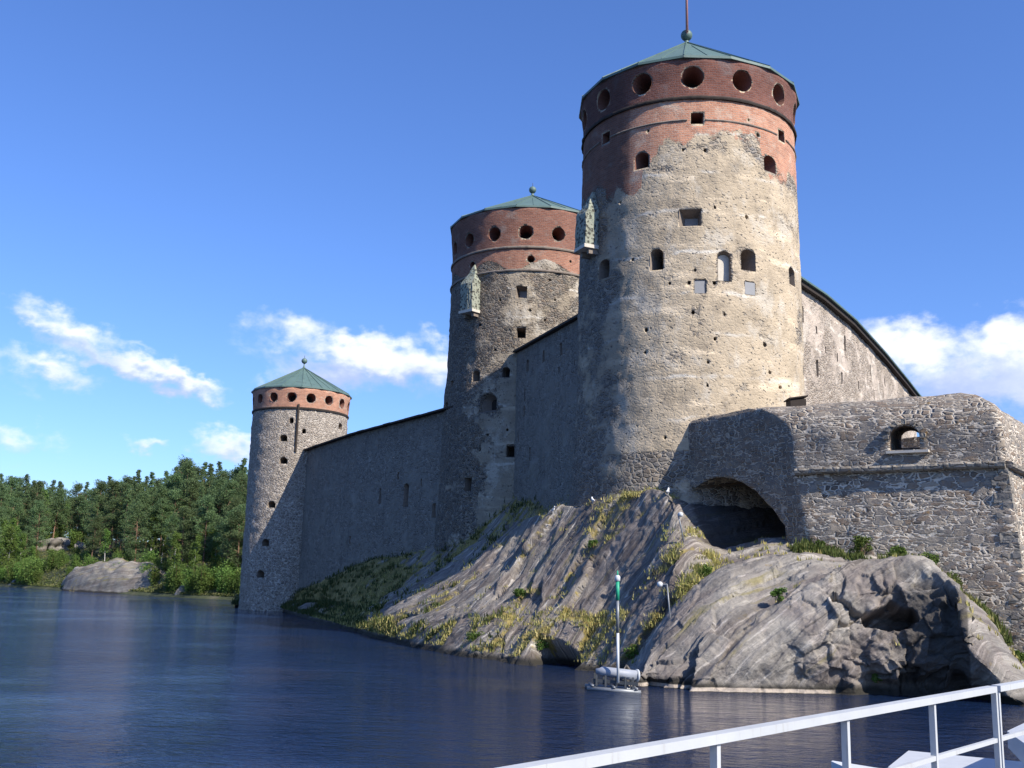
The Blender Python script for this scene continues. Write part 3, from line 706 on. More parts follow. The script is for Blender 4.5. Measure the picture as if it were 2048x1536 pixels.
# --- main tower
T1 = Tower('round_tower', 68, 1374, [(223, 212), (262, 207), (300, 207), (400, 211), (640, 220), (800, 223), (900, 229), (1000, 240), (1120, 262)],
           'largest round tower, with orange brick top, flagpole and pale plastered body', M['tower'])
zE, zB, zS = T1.zrow(223), T1.hit(1382, 196)[1], T1.hit(1386, 240)[1]
zPl = T1.zrow(385)
def zone1(th, z):
    # brick crown; its ragged lower edge hangs lower on the flanks
    d = math.degrees(th)
    low = T1.zrow_low0+(-1.7 if d < -22 else 0)+(-1.0 if 44 < d < 60 else 0)+(1.0 if -14 < d < 40 else 0)
    if d < -45: low += .6
    low += .9*fb((th*3, z*.2, 2), 1, 1)
    brick = 1/(1+math.exp(-(z-low)*1.1))
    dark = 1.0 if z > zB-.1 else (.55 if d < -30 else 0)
    pl = .13
    if z > zPl-1.5 and z < low+1: pl = .055
    pl += .16*(-1/(1+math.exp((d+40+9*fb((0, z*.25, 3), 1, 2))*.35)))
    if z < 12: pl = -.06+(.10 if d > 20 else 0)
    if d > 60: pl -= .05*min(1, (d-60)/12)
    st = max(0, min(1, (-d-26)/16))*.80  # left side: staining plus shade painted in where the sun leaves the wall
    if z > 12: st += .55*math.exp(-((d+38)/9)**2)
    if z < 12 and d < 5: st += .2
    return brick, pl, min(1, st), dark
T1.zrow_low0 = T1.zrow(392)
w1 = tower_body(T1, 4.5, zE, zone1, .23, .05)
def P1(px, py, kind, wpx, hpx, **k):
    th, z = T1.hit(px, py); sc = (T1.Y-T1.rad(z))*1.05/F
    cs = max(.45, math.cos(th)); return opening(T1.root, T1.cut, T1.frame(th, z), kind, wpx*sc/cs, hpx*sc*1.06, **k)
th0, zp = T1.hit(1385, 154)
for k in range(14):
    th = th0+2*math.pi*k/14; vis = math.cos(th) > -.1
    opening(T1.root, T1.cut, T1.frame(th, zp), 'round', 1.42, 1.42, depth=1.9, inner=.72, name='gun_port', lining=M['reveal_brick'] if vis else None)
th1, zq = T1.hit(1394, 237); T1_loop = th1
for k in range(7):
    th = th1+2*math.pi*k/7-.0; vis = math.cos(th) > 0
    opening(T1.root, T1.cut, T1.frame(th, zq), 'rect', .78, .75, depth=1.5, inner=.85, name='loophole', lining=M['reveal_brick'] if vis else None)
P1(1283, 321, 'arch', 30, 34, depth=1.8, inner=.5, shift=(.25, -.1), lining=M['reveal_brick'])
P1(1540, 328, 'arch', 26, 34, depth=1.8, inner=.5, shift=(-.2, .1), lining=M['reveal_brick'])
P1(1380, 435, 'rect', 44, 34, depth=.9, inner=.62, shift=(.1, -.12), lining=M['reveal'], back=M['panel'])
P1(1313, 519, 'arch', 27, 42, depth=1.6, inner=.8, shift=(.22, -.05), lining=M['reveal'])
P1(1448, 532, 'arch', 26, 60, depth=.45, inner=.86, shift=(.1, 0), name='niche', lining=M['reveal'], back=M['slab'], sub='back_wall')
P1(1497, 520, 'arch', 30, 42, depth=1.3, inner=.7, shift=(-.15, 0), lining=M['reveal'])
P1(1208, 538, 'arch', 24, 40, depth=1.6, inner=.8, lining=M['reveal'])
P1(1584, 553, 'arch', 14, 36, depth=1.4, inner=.8, lining=M['reveal'])
P1(1400, 573, 'rect', 22, 26, depth=.12, inner=.97, lining=M['reveal'], back=M['panel'])
P1(1500, 577, 'rect', 21, 25, depth=.06, inner=.97, lining=M['reveal'], back=M['panel'])
for (x, y) in ((1410, 301), (1366, 300), (1378, 566), (1429, 566), (1339, 567), (1390, 540), (1386, 625), (1449, 629), (1430, 678), (1530, 690), (1416, 725), (1292, 660),
               (1241, 405), (1430, 415), (1330, 876), (1540, 745), (1560, 775), (1415, 771), (1497, 240), (1296, 262), (1516, 270), (1265, 519), (1290, 705), (1493, 434)):
    s_ = random.choice((4.5, 6, 7)); P1(x, y, 'round', s_, s_+1, depth=.5, inner=.9, lining=None)
carve(w1, T1.cut)
ring(T1, zB-.1, .20, .13, 'upper_string_course', M['wood_dark'], .06)
ring(T1, zS-.05, .10, .05, 'lower_string_course', M['reveal'], .05, gaps=[T1_loop+2*math.pi*k/7 for k in range(7)])
za = T1.zrow(88); roof1 = cone_roof(T1, zE, za, .20, 16, .42, finz=T1.zrow(71))
m = MB(); q = T1.zrow(66); m.tube([(T1.X-.05, T1.Y-.5, q-.2), (T1.X-.12, T1.Y-.5, q+9)], [.10, .06], 10)
m.tube([(T1.X, T1.Y, q-.6), (T1.X-.05, T1.Y-.5, q-.1)], .06, 6)
fp = m.build('flagpole', M['pole'], None, True); fp.parent = roof1

# garderobe: pointed stone closet corbelled out of a tower wall
def garderobe(T, px, pyt, pyb, wpx, out, pxs=0):
    th, zb = T.hit(px, pyb); zt = T.hit(px, pyt)[1]; sc = (T.Y-2)/F; w = wpx*sc
    p, u, z, n = T.frame(th, zb); r = T.rad(zb); base = p-n*.5
    root = T.root; H = zt-zb; m = MB()
    def q(a, b, c): return base+u*a+n*b+z*c
    o = out+.5; h1 = H*.55
    N = 5; vs = []
    secs = [(0, w/2, o), (h1, w/2, o), (h1+(H-h1)*.12, w/2*1.02, o*.92), (h1+(H-h1)*.5, w/2*.6, o*.68), (H, w/2*.08, o*.42)]
    for (c, a, b) in secs:
        for (x, y) in ((-a, 0), (-a, b*.5), (-a, b), (0, b*1.02), (a, b), (a, b*.5), (a, 0), (0, 0)):
            pp = q(x, y, c); pp += Vector((nz(pp, 2), nz(pp, 2, 3), nz(pp, 2, 9)))*.14; vs.append(pp)
    K = 8; fs = [(j*K+k, j*K+(k+1) % K, (j+1)*K+(k+1) % K, (j+1)*K+k) for j in range(len(secs)-1) for k in range(K)]
    fs += [tuple(range(K-1, -1, -1)), tuple((len(secs)-1)*K+k for k in range(K))]
    m.add(vs, fs); g_ = m.build('garderobe', M['pocked'], root)
    bm = bmesh.new(); bm.from_mesh(g_.data); bmesh.ops.recalc_face_normals(bm, faces=bm.faces)
    bmesh.ops.subdivide_edges(bm, edges=bm.edges, cuts=4, use_grid_fill=True, fractal=.12, seed=2); bm.to_mesh(g_.data); bm.free()
    m = MB(); MM = Matrix((( *u, 0), (*n, 0), (*z, 0), (0, 0, 0, 1))).transposed(); MM.translation = q(0, o/2, -.12)
    m.box(None, (w*1.12, o*1.1, .24), M=MM); s_ = m.build('sill_slab', M['slab'], None)
    s_.parent = g_
    m = MB()
    for sgn in (-.35, .35):
        MM2 = MM.copy(); MM2.translation = q(sgn*w, o*.4, -.42); m.box(None, (w*.22, o*.75, .34), M=MM2)
    s_ = m.build('corbel', M['reveal'], None); s_.parent = g_
garderobe(T1, 1186, 386, 497, 40, .95)

# --- middle tower
T2 = Tower('round_tower', 95, 1063, [(472, 160), (530, 156), (575, 157), (750, 161), (830, 168), (1000, 174), (1130, 182)],
           'middle round tower of brown rubble with dull red brick crown', M['tower2'])
z2E, z2B, z2S = T2.zrow(472), T2.hit(1057, 494)[1], T2.hit(1060, 540)[1]
def zone2(th, z):
    d = math.degrees(th); low = z2S+.55+.5*math.sin(d*.15)
    brick = 1/(1+math.exp(-(z-low)*4)); dark = .75 if z > z2B else .4
    pl = -.02
    pl += .15*math.exp(-((d+4*math.sin(z*.7))/15)**4)+(.14/(1+math.exp((z-(z2S-8.5))*.8)))*(1 if d > -30 else .3)
    if d < -35: pl = -.05
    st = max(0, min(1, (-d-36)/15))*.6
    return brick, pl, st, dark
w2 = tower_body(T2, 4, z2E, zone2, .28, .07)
def P2(px, py, kind, wpx, hpx, **k):
    th, z = T2.hit(px, py); sc = (T2.Y-T2.rad(z))*1.04/F
    return opening(T2.root, T2.cut, T2.frame(th, z), kind, wpx*sc/max(.5, math.cos(th)), hpx*sc, **k)
th0, zp = T2.hit(1052, 464)
for k in range(16):
    th = th0+2*math.pi*k/16
    opening(T2.root, T2.cut, T2.frame(th, zp), 'round', 1.25, 1.25, depth=1.7, inner=.72, name='gun_port', lining=M['reveal_brick'] if math.cos(th) > .0 else None)
th1, zq = T2.hit(1062, 518)
for k in range(8):
    th = th1+2*math.pi*k/8
    opening(T2.root, T2.cut, T2.frame(th, zq), 'round', .66, .66, depth=1.2, inner=.85, name='loophole', lining=M['reveal_brick'] if math.cos(th) > .1 else None)
P2(1043, 584, 'rect', 22, 24, depth=.9, inner=.75, shift=(.1, -.1), lining=M['reveal'], back=M['panel'])
P2(1042, 666, 'rect', 17, 20, depth=1.4, inner=.8, lining=M['reveal'])
P2(952, 752, 'arch', 15, 22, depth=1.0, inner=.6, lining=M['reveal'])
P2(1012, 744, 'arch', 14, 20, depth=1.0, inner=.8, lining=M['reveal'])
P2(976, 806, 'arch', 34, 38, depth=1.0, inner=.55, shift=(.35, 0), lining=M['reveal'])
P2(1022, 903, 'rect', 17, 21, depth=1.2, inner=.85, lining=M['reveal'])
P2(936, 969, 'rect', 14, 26, depth=1.2, inner=.85, lining=M['reveal'])
P2(893, 812, 'arch', 10, 16, depth=1.0, inner=.8, lining=M['reveal'])
P2(903, 768, 'rect', 7, 14, depth=.6, inner=.8, lining=M['reveal'])
for (x, y) in ((1000, 600), (990, 700), (1060, 620), (1100, 560), (1110, 600), (960, 650), (1015, 860), (975, 870), (960, 900), (1141, 523), (1090, 640)):
    P2(x, y, 'round', 4.5, 5, depth=.5, inner=.9, lining=None)
carve(w2, T2.cut)
ring(T2, z2B-.1, .20, .12, 'upper_string_course', M['reveal'], .05)
ring(T2, z2S-.1, .18, .11, 'lower_string_course', M['reveal'], .05)
cone_roof(T2, z2E, T2.zrow(393), .20, 16, .36, finz=T2.zrow(380))
garderobe(T2, 946, 530, 624, 34, .9)

# --- left tower
T3 = Tower('round_tower', 130, 604, [(794, 96), (830, 93), (900, 94), (1050, 94), (1200, 95), (1260, 97)],
           'smallest, farthest round tower at left, pale rubble under a steep green cone', M['tower3'])
z3E, z3B = T3.zrow(792), T3.hit(604, 816)[1]
def zone3(th, z):
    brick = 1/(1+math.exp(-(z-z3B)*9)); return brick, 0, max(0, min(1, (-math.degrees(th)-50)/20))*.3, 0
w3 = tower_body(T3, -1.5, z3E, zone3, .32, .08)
th0, zp = T3.hit(583, 794)
for k in range(16):
    th = th0+2*math.pi*k/16
    opening(T3.root, T3.cut, T3.frame(th, zp), 'round', 1.15, 1.15, depth=1.5, inner=.72, name='gun_port', lining=M['reveal_brick'] if math.cos(th) > .0 else None)
def P3(px, py, kind, wpx, hpx, **k):
    th, z = T3.hit(px, py); sc = (T3.Y-T3.rad(z))*1.02/F
    return opening(T3.root, T3.cut, T3.frame(th, z), kind, wpx*sc/max(.5, math.cos(th)), hpx*sc, **k)
for (x, y, w_, h_) in ((583, 841, 8, 11), (567, 876, 15, 13), (567, 921, 15, 13), (543, 1009, 15, 13), (531, 1085, 13, 14), (521, 1148, 13, 14), (681, 853, 8, 12), (608, 862, 7, 9)):
    P3(x, y, 'arch', w_, h_, depth=1.5, inner=.8, lining=M['reveal'])
carve(w3, T3.cut)
ring(T3, z3B-.15, .25, .12, 'string_course', M['wood_dark'], .04)
cone_roof(T3, z3E, T3.zrow(737), .2, 16, .38, finz=T3.zrow(722))
tha, _ = T3.hit(594, 860)
m = MB(); m.tube([T3.pt(tha, T3.zrow(824), T3.rad(18)+.12), T3.pt(tha, T3.zrow(915), T3.rad(15)+.12)], .14, 8); m.build('drainpipe', M['wood_dark'], T3.root)

# ------------------------------------------------------------------ curtain walls
def curtain(root, pts, mat_, thick=2.2, seg=.4, amp=.06, name='wall', zoff=0, stainf=None):
    """pts: [(Vector foot xy, zbottom, ztop)] along the outer face, camera side on the right-hand normal"""
    P = []; L = 0
    for i in range(len(pts)-1):
        a, b = pts[i], pts[i+1]; d = (Vector(b[0])-Vector(a[0])); n = max(1, int(d.length/seg))
        for k in range(n+(1 if i == len(pts)-2 else 0)):
            f = k/n; P.append((Vector(a[0]).lerp(Vector(b[0]), f), a[1]+(b[1]-a[1])*f, a[2]+(b[2]-a[2])*f))
    nj = int(max(p[2]-p[1] for p in P)/seg)+1; vs = []; st = []
    N = len(P)
    for side in (0, 1):
        for i, (xy, zb, zt) in enumerate(P):
            d = (P[min(i+1, N-1)][0]-P[max(i-1, 0)][0]).normalized(); nn = Vector((d.y, -d.x))
            for j in range(nj+1):
                z = zb+(zt-zb)*j/nj; q = Vector((xy.x, xy.y, z)); off = amp*fb(q, .8, 2)+amp*.8*fb(q, 2.4, 5, 2)
                if side: q2 = xy-nn*thick; vs.append((q2.x, q2.y, z))
                else: q2 = xy+nn*off; vs.append((q2.x, q2.y, z))
                st.append(max(0, 1-(zt-z)/3.0)*.55 if stainf is None else stainf(q, zt))
    K = nj+1; fs = []
    o2 = N*K
    for i in range(N-1):
        for j in range(nj):
            a = i*K+j; fs.append((a, a+K, a+K+1, a+1)); b = o2+a; fs.append((b, b+1, b+K+1, b+K))
        fs.append((i*K+nj, (i+1)*K+nj, o2+(i+1)*K+nj, o2+i*K+nj)); fs.append((i*K, o2+i*K, o2+(i+1)*K, (i+1)*K))
    for j in range(nj):
        fs.append((j, j+1, o2+j+1, o2+j)); e = (N-1)*K; fs.append((e+j, o2+e+j, o2+e+j+1, e+j+1))
    me = bpy.data.meshes.new(name); me.from_pydata(vs, [], fs); attr(me, 'stain_shade', st); attr(me, 'plaster', [0]*len(vs))
    bm = bmesh.new(); bm.from_mesh(me); bmesh.ops.recalc_face_normals(bm, faces=bm.faces); bm.to_mesh(me); bm.free()
    o = mesh_obj(name, me, mat_, root); return o, P
def wall_frame(P, px, py):
    """where the ray through a pixel meets the outer face"""
    d = ray(px, py); o = Vector((0, 0, CAMH)); best = None
    for i in range(len(P)-1):
        a = P[i][0]; b = P[i+1][0]; e = b-a; den = d.x*e.y-d.y*e.x
        if abs(den) < 1e-9: continue
        tt = (a.x*e.y-a.y*e.x)/den; s_ = ((a.x*d.y-a.y*d.x)/den)
        if -.01 <= s_ <= 1.01 and tt > 0:
            q = o+d*tt; dd = e.normalized(); nn = Vector((dd.y, -dd.x, 0)); best = (q, Vector((dd.x, dd.y, 0)), Vector((0, 0, 1)), nn); break
    return best
def wopen(root, cut, P, px, py, kind, w, h, **k):
    fr = wall_frame(P, px, py)
    if fr: return opening(root, cut, fr, kind, w, h, **k)
# far curtain: left tower -> middle tower
A0 = at(598, 908, 127.5); B0 = at(893, 822, 93.0); n_ = (Vector((B0.x, B0.y))-Vector((A0.x, A0.y))).normalized()
root = empty('curtain_wall', (A0.x, A0.y, 0), 'long grey shaded curtain wall between the smallest and the middle tower', 'wall')
A1 = Vector((A0.x, A0.y))-n_*3; B1 = Vector((B0.x, B0.y))+n_*2.5
mid = A1.lerp(B1, .5)+Vector((-.4, -.4)); zt0 = A0.z; zt1 = B0.z
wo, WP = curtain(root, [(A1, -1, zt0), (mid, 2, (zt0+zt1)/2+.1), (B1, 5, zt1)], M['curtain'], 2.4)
cut = MB()
for a in ((812, 990, 'arch', 1.1, 2.3), (760, 992, 'arch', .45, 1.6), (868, 1021, 'rect', .75, 1.3), (796, 952, 'rect', .35, .8), (700, 1080, 'rect', .35, .8), (843, 965, 'rect', .3, .7)):
    wopen(root, cut, WP, *a, depth=1.0, inner=.85, lining=M['reveal'])
carve(wo, cut)
m = MB()
for i in range(0, len(WP)-4, 4):
    a, b = WP[i], WP[i+4]
    d = (b[0]-a[0]).normalized(); nn = Vector((d.y, -d.x)); c0 = a[0]-nn*.95; c1 = b[0]-nn*.95
    m.bar((c0.x, c0.y, a[2]+.09+.05*nz((i, 2, 0), .7)), (c1.x, c1.y, b[2]+.09+.05*nz((i, 2, 0), .7)), 2.9, .16)
m.build('coping', M['wood_dark'], root)
# middle curtain: middle tower -> main tower
A0 = at(1034, 706, 87.2); B0 = at(1163, 640, 69.5)
root = empty('curtain_wall', (A0.x, A0.y, 0), 'tall dark shaded curtain wall between the middle tower and the largest tower', 'wall')
n_ = (Vector((B0.x, B0.y))-Vector((A0.x, A0.y))).normalized()
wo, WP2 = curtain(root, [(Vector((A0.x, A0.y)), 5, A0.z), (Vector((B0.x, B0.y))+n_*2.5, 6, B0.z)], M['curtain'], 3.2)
cut = MB()
for a in ((1055, 731, 'arch', .7, 1.0), (1087, 712, 'arch', .7, 1.0), (1122, 698, 'arch', .6, 1.0), (1050, 790, 'arch', .4, 1.1), (1048, 822, 'rect', .4, .9), (1060, 908, 'rect', .4, 1.1), (1118, 740, 'rect', .3, .5),
          (1036, 876, 'rect', .3, .6), (1150, 725, 'rect', .3, .4)):
    wopen(root, cut, WP2, *a, depth=1.0, inner=.85, lining=M['reveal'])
carve(wo, cut)
m = MB(); a, b = WP2[0], WP2[-1]; d = (b[0]-a[0]).normalized(); nn = Vector((d.y, -d.x)); c0 = a[0]-nn*1.3-d*.2; c1 = b[0]-nn*1.3
m.bar((c0.x, c0.y, a[2]+.12), (c1.x, c1.y, b[2]+.12), 3.3, .16); m.build('roof', M['wood_dark'], root)
# right curtain behind the bastion
rp = [(1585, 566, 71.5), (1640, 602, 76), (1700, 652, 83), (1760, 716, 92.5), (1806, 770, 101), (1830, 800, 106)]
ztop = at(*rp[0]).z
root = empty('curtain_wall', (at(*rp[0]).x, 71, 0), 'sunlit pinkish curtain wall with green edged sloping roof behind the bastion at right', 'wall')
pts = []
for (x, y, Y) in rp:
    # keep the top nearly level: solve the distance that puts it at the common height
    q = at(x, y, Y); pts.append((Vector((q.x, q.y)), 9.0, q.z))
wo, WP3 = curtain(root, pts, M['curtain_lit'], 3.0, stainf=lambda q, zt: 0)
cut = MB()
for a in ((1603, 626, 'arch', .9, 1.3), (1690, 686, 'arch', .55, 1.3), (1635, 736, 'arch', .5, 1.3), (1683, 756, 'arch', .4, 1.0), (1741, 741, 'arch', .45, 1.1), (1675, 715, 'rect', .3, .7),
          (1633, 660, 'rect', .3, .6), (1717, 770, 'rect', .3, .7), (1652, 700, 'rect', .25, .5), (1706, 728, 'rect', .25, .5), (1770, 765, 'rect', .3, .8)):
    wopen(root, cut, WP3, *a, depth=.9, inner=.8, lining=M['reveal'])
carve(wo, cut)
m = MB(); m2 = MB()
for i in range(0, len(WP3)-1):
    a, b = WP3[i], WP3[i+1]; d = (b[0]-a[0]).normalized(); nn = Vector((d.y, -d.x)); c0 = a[0]-nn*1.1; c1 = b[0]-nn*1.1+d*.02
    if i == len(WP3)-2: c1 += d*.5
    m.bar((c0.x, c0.y, a[2]+.42), (c1.x, c1.y, b[2]+.42), 3.4, .14); m2.bar((c0.x, c0.y, a[2]+.17), (c1.x, c1.y, b[2]+.17), 3.0, .33)
m.build('roof', M['copper'], root); m2.build('eaves', M['wood_dark'], root)

# ------------------------------------------------------------------ bastion
bA = at(1592, 944, 52.0); bB = at(2012, 929, 46.6); bR = Vector((bB.x+2.9*3.6, bB.y+3.9*3.6, 0))
zC = (bA.z+bB.z)/2
foot = [Vector((bA.x, bA.y)), Vector((bB.x, bB.y)), Vector((bR.x, bR.y)), Vector((20.5, 72.0)), Vector((9.1, 63.5))]
def offset_poly(pts, offs):
    n = len(pts); ls = []
    for i in range(n):
        a, b = pts[i], pts[(i+1) % n]; d = (b-a).normalized(); nn = Vector((d.y, -d.x)); ls.append((a+nn*offs[i], d))
    out = []
    for i in range(n):
        p, d = ls[i-1]; q, e = ls[i]; den = d.x*e.y-d.y*e.x; w = q-p; out.append(p+d*((w.x*e.y-w.y*e.x)/den))
    return out
# (z, offset of [front, right, back, hidden, flank])
secs = [(-.5, .95, 0), (4, .62, 0), (zC, 0, 0), (zC+.01, 0, 0), (zC+1.9, -.12, 0), (zC+2.6, -.32, 0), (zC+3.15, -.75, 0), (zC+3.6, -1.4, -.05), (zC+3.85, -2.3, -.25), (zC+3.95, -3.2, -.6), (zC+4.0, -3.8, -2.0), (zC+2.6, -3.9, -2.6), (zC+.9, -3.95, -2.7)]
root = empty('bastion', (bA.x, bA.y, 0), 'angular coursed stone bastion with rounded parapet, projecting ledge and one arched port, right foreground', 'bastion')
fine = []
for i in range(len(secs)-1):
    a, b = secs[i], secs[i+1]; L = math.hypot(b[0]-a[0], b[1]-a[1]); n = max(1, int(L/.3))
    for k in range(n): f = k/n; fine.append(tuple(a[c]*(1-f)+b[c]*f for c in range(3)))
fine.append(secs[-1])
vs = []; stn_shade = []; cnts = None
for (z, of, ofl) in fine:
    pp = offset_poly(foot, [of, of, -1.0+0*of if z < zC+.9 or of > -3.8 else -1.0, -1.0, ofl])
    ringp = []
    if cnts is None:
        cnts = [max(2, int((foot[(i+1) % 5]-foot[i]).length/.3)) for i in range(5)]
    for i in range(5):
        a, b = pp[i], pp[(i+1) % 5]
        for k in range(cnts[i]): ringp.append(a.lerp(b, k/cnts[i]))
    c = sum(ringp, Vector((0, 0)))/len(ringp)
    for q in ringp:
        v3 = Vector((q.x, q.y, z)); dv = (q-c).normalized(); o_ = .10*fb(v3, .9, 4)+.06*fb(v3, 2.6, 7, 2)
        lift = .0*max(0, min(1, (z-zC-2.2)/1.6))*max(0, min(1, 1-(q.x-foot[0].x)/8))*max(.0, min(1, (q-foot[0]).length/4.5))
        vs.append((q.x+dv.x*o_, q.y+dv.y*o_, z+lift+(.08*fb(v3, .6, 3) if z > zC+3 else 0)))
        stn_shade.append(1.1 if z > 3 and len(ringp)-cnts[4]+3 < ringp.index(q) else .62 if z > zC+3.0 else .45 if z > zC+.1 and ringp.index(q) < cnts[0] else (.5 if (z > 4 and (q-foot[0]).length > 0.1 and ringp.index(q) > sum(cnts[:4])) else 0.0))  # flank colour darkened to paint in its shade; parapet and upper front just darker
K = sum(cnts); nr = len(fine)
fs = [(j*K+k, j*K+(k+1) % K, (j+1)*K+(k+1) % K, (j+1)*K+k) for j in range(nr-1) for k in range(K)]
fs += [tuple(range(K-1, -1, -1)), tuple((nr-1)*K+k for k in range(K))]
me = bpy.data.meshes.new('wall'); me.from_pydata(vs, [], fs); attr(me, 'stain_shade', stn_shade)
ul = me.uv_layers.new(name='UVMap'); nv_ = len(vs); uvl = []
sec_d = [0.0]
for a_, b_ in zip(fine, fine[1:]): sec_d.append(sec_d[-1]+math.hypot(b_[0]-a_[0], b_[1]-a_[1]))
for poly in me.polygons:
    ks = [vi % K for vi in poly.vertices]; wrap = max(ks)-min(ks) > K/2
    for vi, k_ in zip(poly.vertices, ks): uvl += [((k_+K) if wrap and k_ < K/2 else k_)*.3, sec_d[vi//K]]
ul.data.foreach_set('uv', uvl)
bm = bmesh.new(); bm.from_mesh(me); bmesh.ops.recalc_face_normals(bm, faces=bm.faces); bm.to_mesh(me); bm.free()
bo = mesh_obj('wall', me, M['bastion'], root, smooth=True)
cut = MB()
# gun port through the parapet
d = (foot[1]-foot[0]).normalized(); nn = Vector((d.y, -d.x))
FP = [(foot[0], 0, 0), (foot[1], 0, 0)]
fr = wall_frame(FP, 1813, 875); p, u, z, n = fr
o = shape('arch', 1.45, 1.25); i_ = [(x*.58-.80, y*.62+.62) for x, y in o]; N = len(o)
A_ = [p+u*(x-.02)+z*(y-.07)+n*.6 for x, y in o]; B_ = [p+u*x+z*y-n*5.2 for x, y in i_]
cut.add(A_+B_, [(k, (k+1) % N, N+(k+1) % N, N+k)[::-1] for k in range(N)]+[tuple(range(N)), tuple(range(2*N-1, N-1, -1))])
# relieving arch in the shaded flank, over the gully
fa = foot[4]-foot[0]; fd = fa.normalized(); fnn = Vector((-fd.y, fd.x)); 
if fnn.x > 0: fnn = -fnn
prof = []
for k in range(15):
    f = k/14; prof.append((.9+f*11.5, 5.2+5.0*math.sin(math.pi*min(1, .10+f*.82))**.75 if 1 else 0))
base = Vector((foot[0].x, foot[0].y, 0)); fd3 = Vector((fd.x, fd.y, 0)); fn3 = Vector((fnn.x, fnn.y, 0))
pl = [base+fd3*.9+Vector((0, 0, 1))]+[base+fd3*s_+Vector((0, 0, h_)) for s_, h_ in prof]+[base+fd3*12.4+Vector((0, 0, 1))]
A_ = [q+fn3*2.0 for q in pl]; B_ = [q-fn3*5.5 for q in pl]; N = len(pl)
cut.add(A_+B_, [(k, (k+1) % N, N+(k+1) % N, N+k) for k in range(N)]+[tuple(range(N-1, -1, -1)), tuple(range(N, 2*N))])
bmc = bmesh.new(); mm_ = cut.mesh('c'); bmc.from_mesh(mm_); bmesh.ops.recalc_face_normals(bmc, faces=bmc.faces)
cut2 = MB(); cut2.v = [tuple(v.co) for v in bmc.verts]; cut2.f = [tuple(v.index for v in f.verts) for f in bmc.faces]; cut2.m = [0]*len(cut2.f); bmc.free()
carve(bo, cut2)
# brick voussoirs round the port
m = MB(); 
for k in range(7):
    a = math.pi*k/6; c_ = p+u*(-.1+.86*math.cos(a))+z*(.05+.72*math.sin(a))+n*.02
    MM = Matrix(((*u, 0), (*n, 0), (*z, 0), (0, 0, 0, 1))).transposed() @ Matrix.Rotation(-a+math.pi/2, 4, 'Y'); MM.translation = c_
    m.box(None, (.20, .16, .26), M=MM)
m.build('arch_stones', M['stone_trim'], root)
m = MB(); q0 = p+u*(-.95)+z*(-.70); q1 = p+u*(1.0)+z*(-.70); m.bar(q0+n*.02, q1+n*.02, .3, .12); m.build('port_sill', M['slab'], root)
# cordon: long weathered blocks
m = MB()
for (a, b) in ((foot[0], foot[1]), (foot[1], foot[2])):
    L = (b-a).length; x = 0; dd = (b-a).normalized(); n2 = Vector((dd.y, -dd.x)); 
    while x < L-.01:
        l_ = min(random.uniform(.8, 1.5), L-x); 
        if L-x-l_ < .4: l_ = L-x
        a_ = a+dd*(x+.012)+n2*.02; b_ = a+dd*(x+l_-.012)+n2*.02; j = random.uniform(-.02, .02)
        if x == 0 and a is foot[1]: a_ -= dd*.1
        pts_ = [(-.25, -.17), (.20, -.17), (.31, -.09), (.33, .05), (.26, .14), (-.1, .2)]
        vs = [(q.x+n2.x*(o_+j), q.y+n2.y*(o_+j), zC+h_+j) for q in (a_, b_) for (o_, h_) in pts_]; K = len(pts_)
        m.add(vs, [(k, (k+1) % K, K+(k+1) % K, K+k)[::-1] for k in range(K)]+[tuple(range(K)), tuple(range(2*K-1, K-1, -1))]); x += l_
m.build('ledge_course', M['stone_trim'], root)
# quoins at the salient corner
m = MB(); zz = 1.5; k = 0
while zz < zC-.3:
    h_ = random.uniform(.36, .5); of = .95*(1-zz/zC)*.95+.045
    c0 = offset_poly(foot, [of, of, 0, 0, 0])[1]
    d0 = (foot[0]-foot[1]).normalized(); d1 = (foot[2]-foot[1]).normalized(); la, lb = (.75, .42) if k % 2 else (.42, .75)
    q = [c0, c0+d0*la, c0+d0*la+d1*lb, c0+d1*lb]
    m.add([(v.x, v.y, zz+.012) for v in q]+[(v.x, v.y, zz+h_-.012) for v in q], [(0, 1, 2, 3), (7, 6, 5, 4), (0, 4, 5, 1), (1, 5, 6, 2), (2, 6, 7, 3), (3, 7, 4, 0)]); zz += h_; k += 1
ob = m.build('quoins', M['stone_trim'], root)
# small tarred hatch hood where the rampart meets the tower
hp = at(1592, 808, 58.5); m = MB(); root2 = empty('hatch', hp, 'small dark hatch hood on the rampart beside the foot of the largest tower', 'hatch')
m.box(hp+Vector((0, 0, .0)), (.9, 1.0, .45)); m.build('box', M['wood_dark'], root2)
m = MB(); m.bar(hp+Vector((-.55, 0, .22)), hp+Vector((.55, 0, .40)), 1.2, .07); m.build('lid', M['wood_dark'], root2)

# ------------------------------------------------------------------ vegetation builders
def blade_field(name, pts, hrange, material, label, cat, spread=.18, nb=7, w=.03, lean=.45, seed=1):
    rnd = random.Random(seed); m = MB()
    for p in pts:
        for _ in range(nb):
            a = rnd.uniform(0, 6.283); r = rnd.uniform(0, spread); h = rnd.uniform(*hrange); b = Vector((p[0]+r*math.cos(a), p[1]+r*math.sin(a), p[2]-.04))
            l = rnd.uniform(0, lean)*h; a2 = rnd.uniform(0, 6.283); tip = b+Vector((l*math.cos(a2), l*math.sin(a2), h)); md = b.lerp(tip, .5)+Vector((0, 0, h*.1))
            sx = Vector((math.cos(a2+1.57), math.sin(a2+1.57), 0))*w*rnd.uniform(.7, 1.5)
            m.add([b-sx, b+sx, md+sx*.8, md-sx*.8, tip], [(0, 1, 2, 3), (3, 2, 4)])
    o = m.build(name, material); return tag(o, label, cat, kind='stuff')
rnd = random.Random(3)
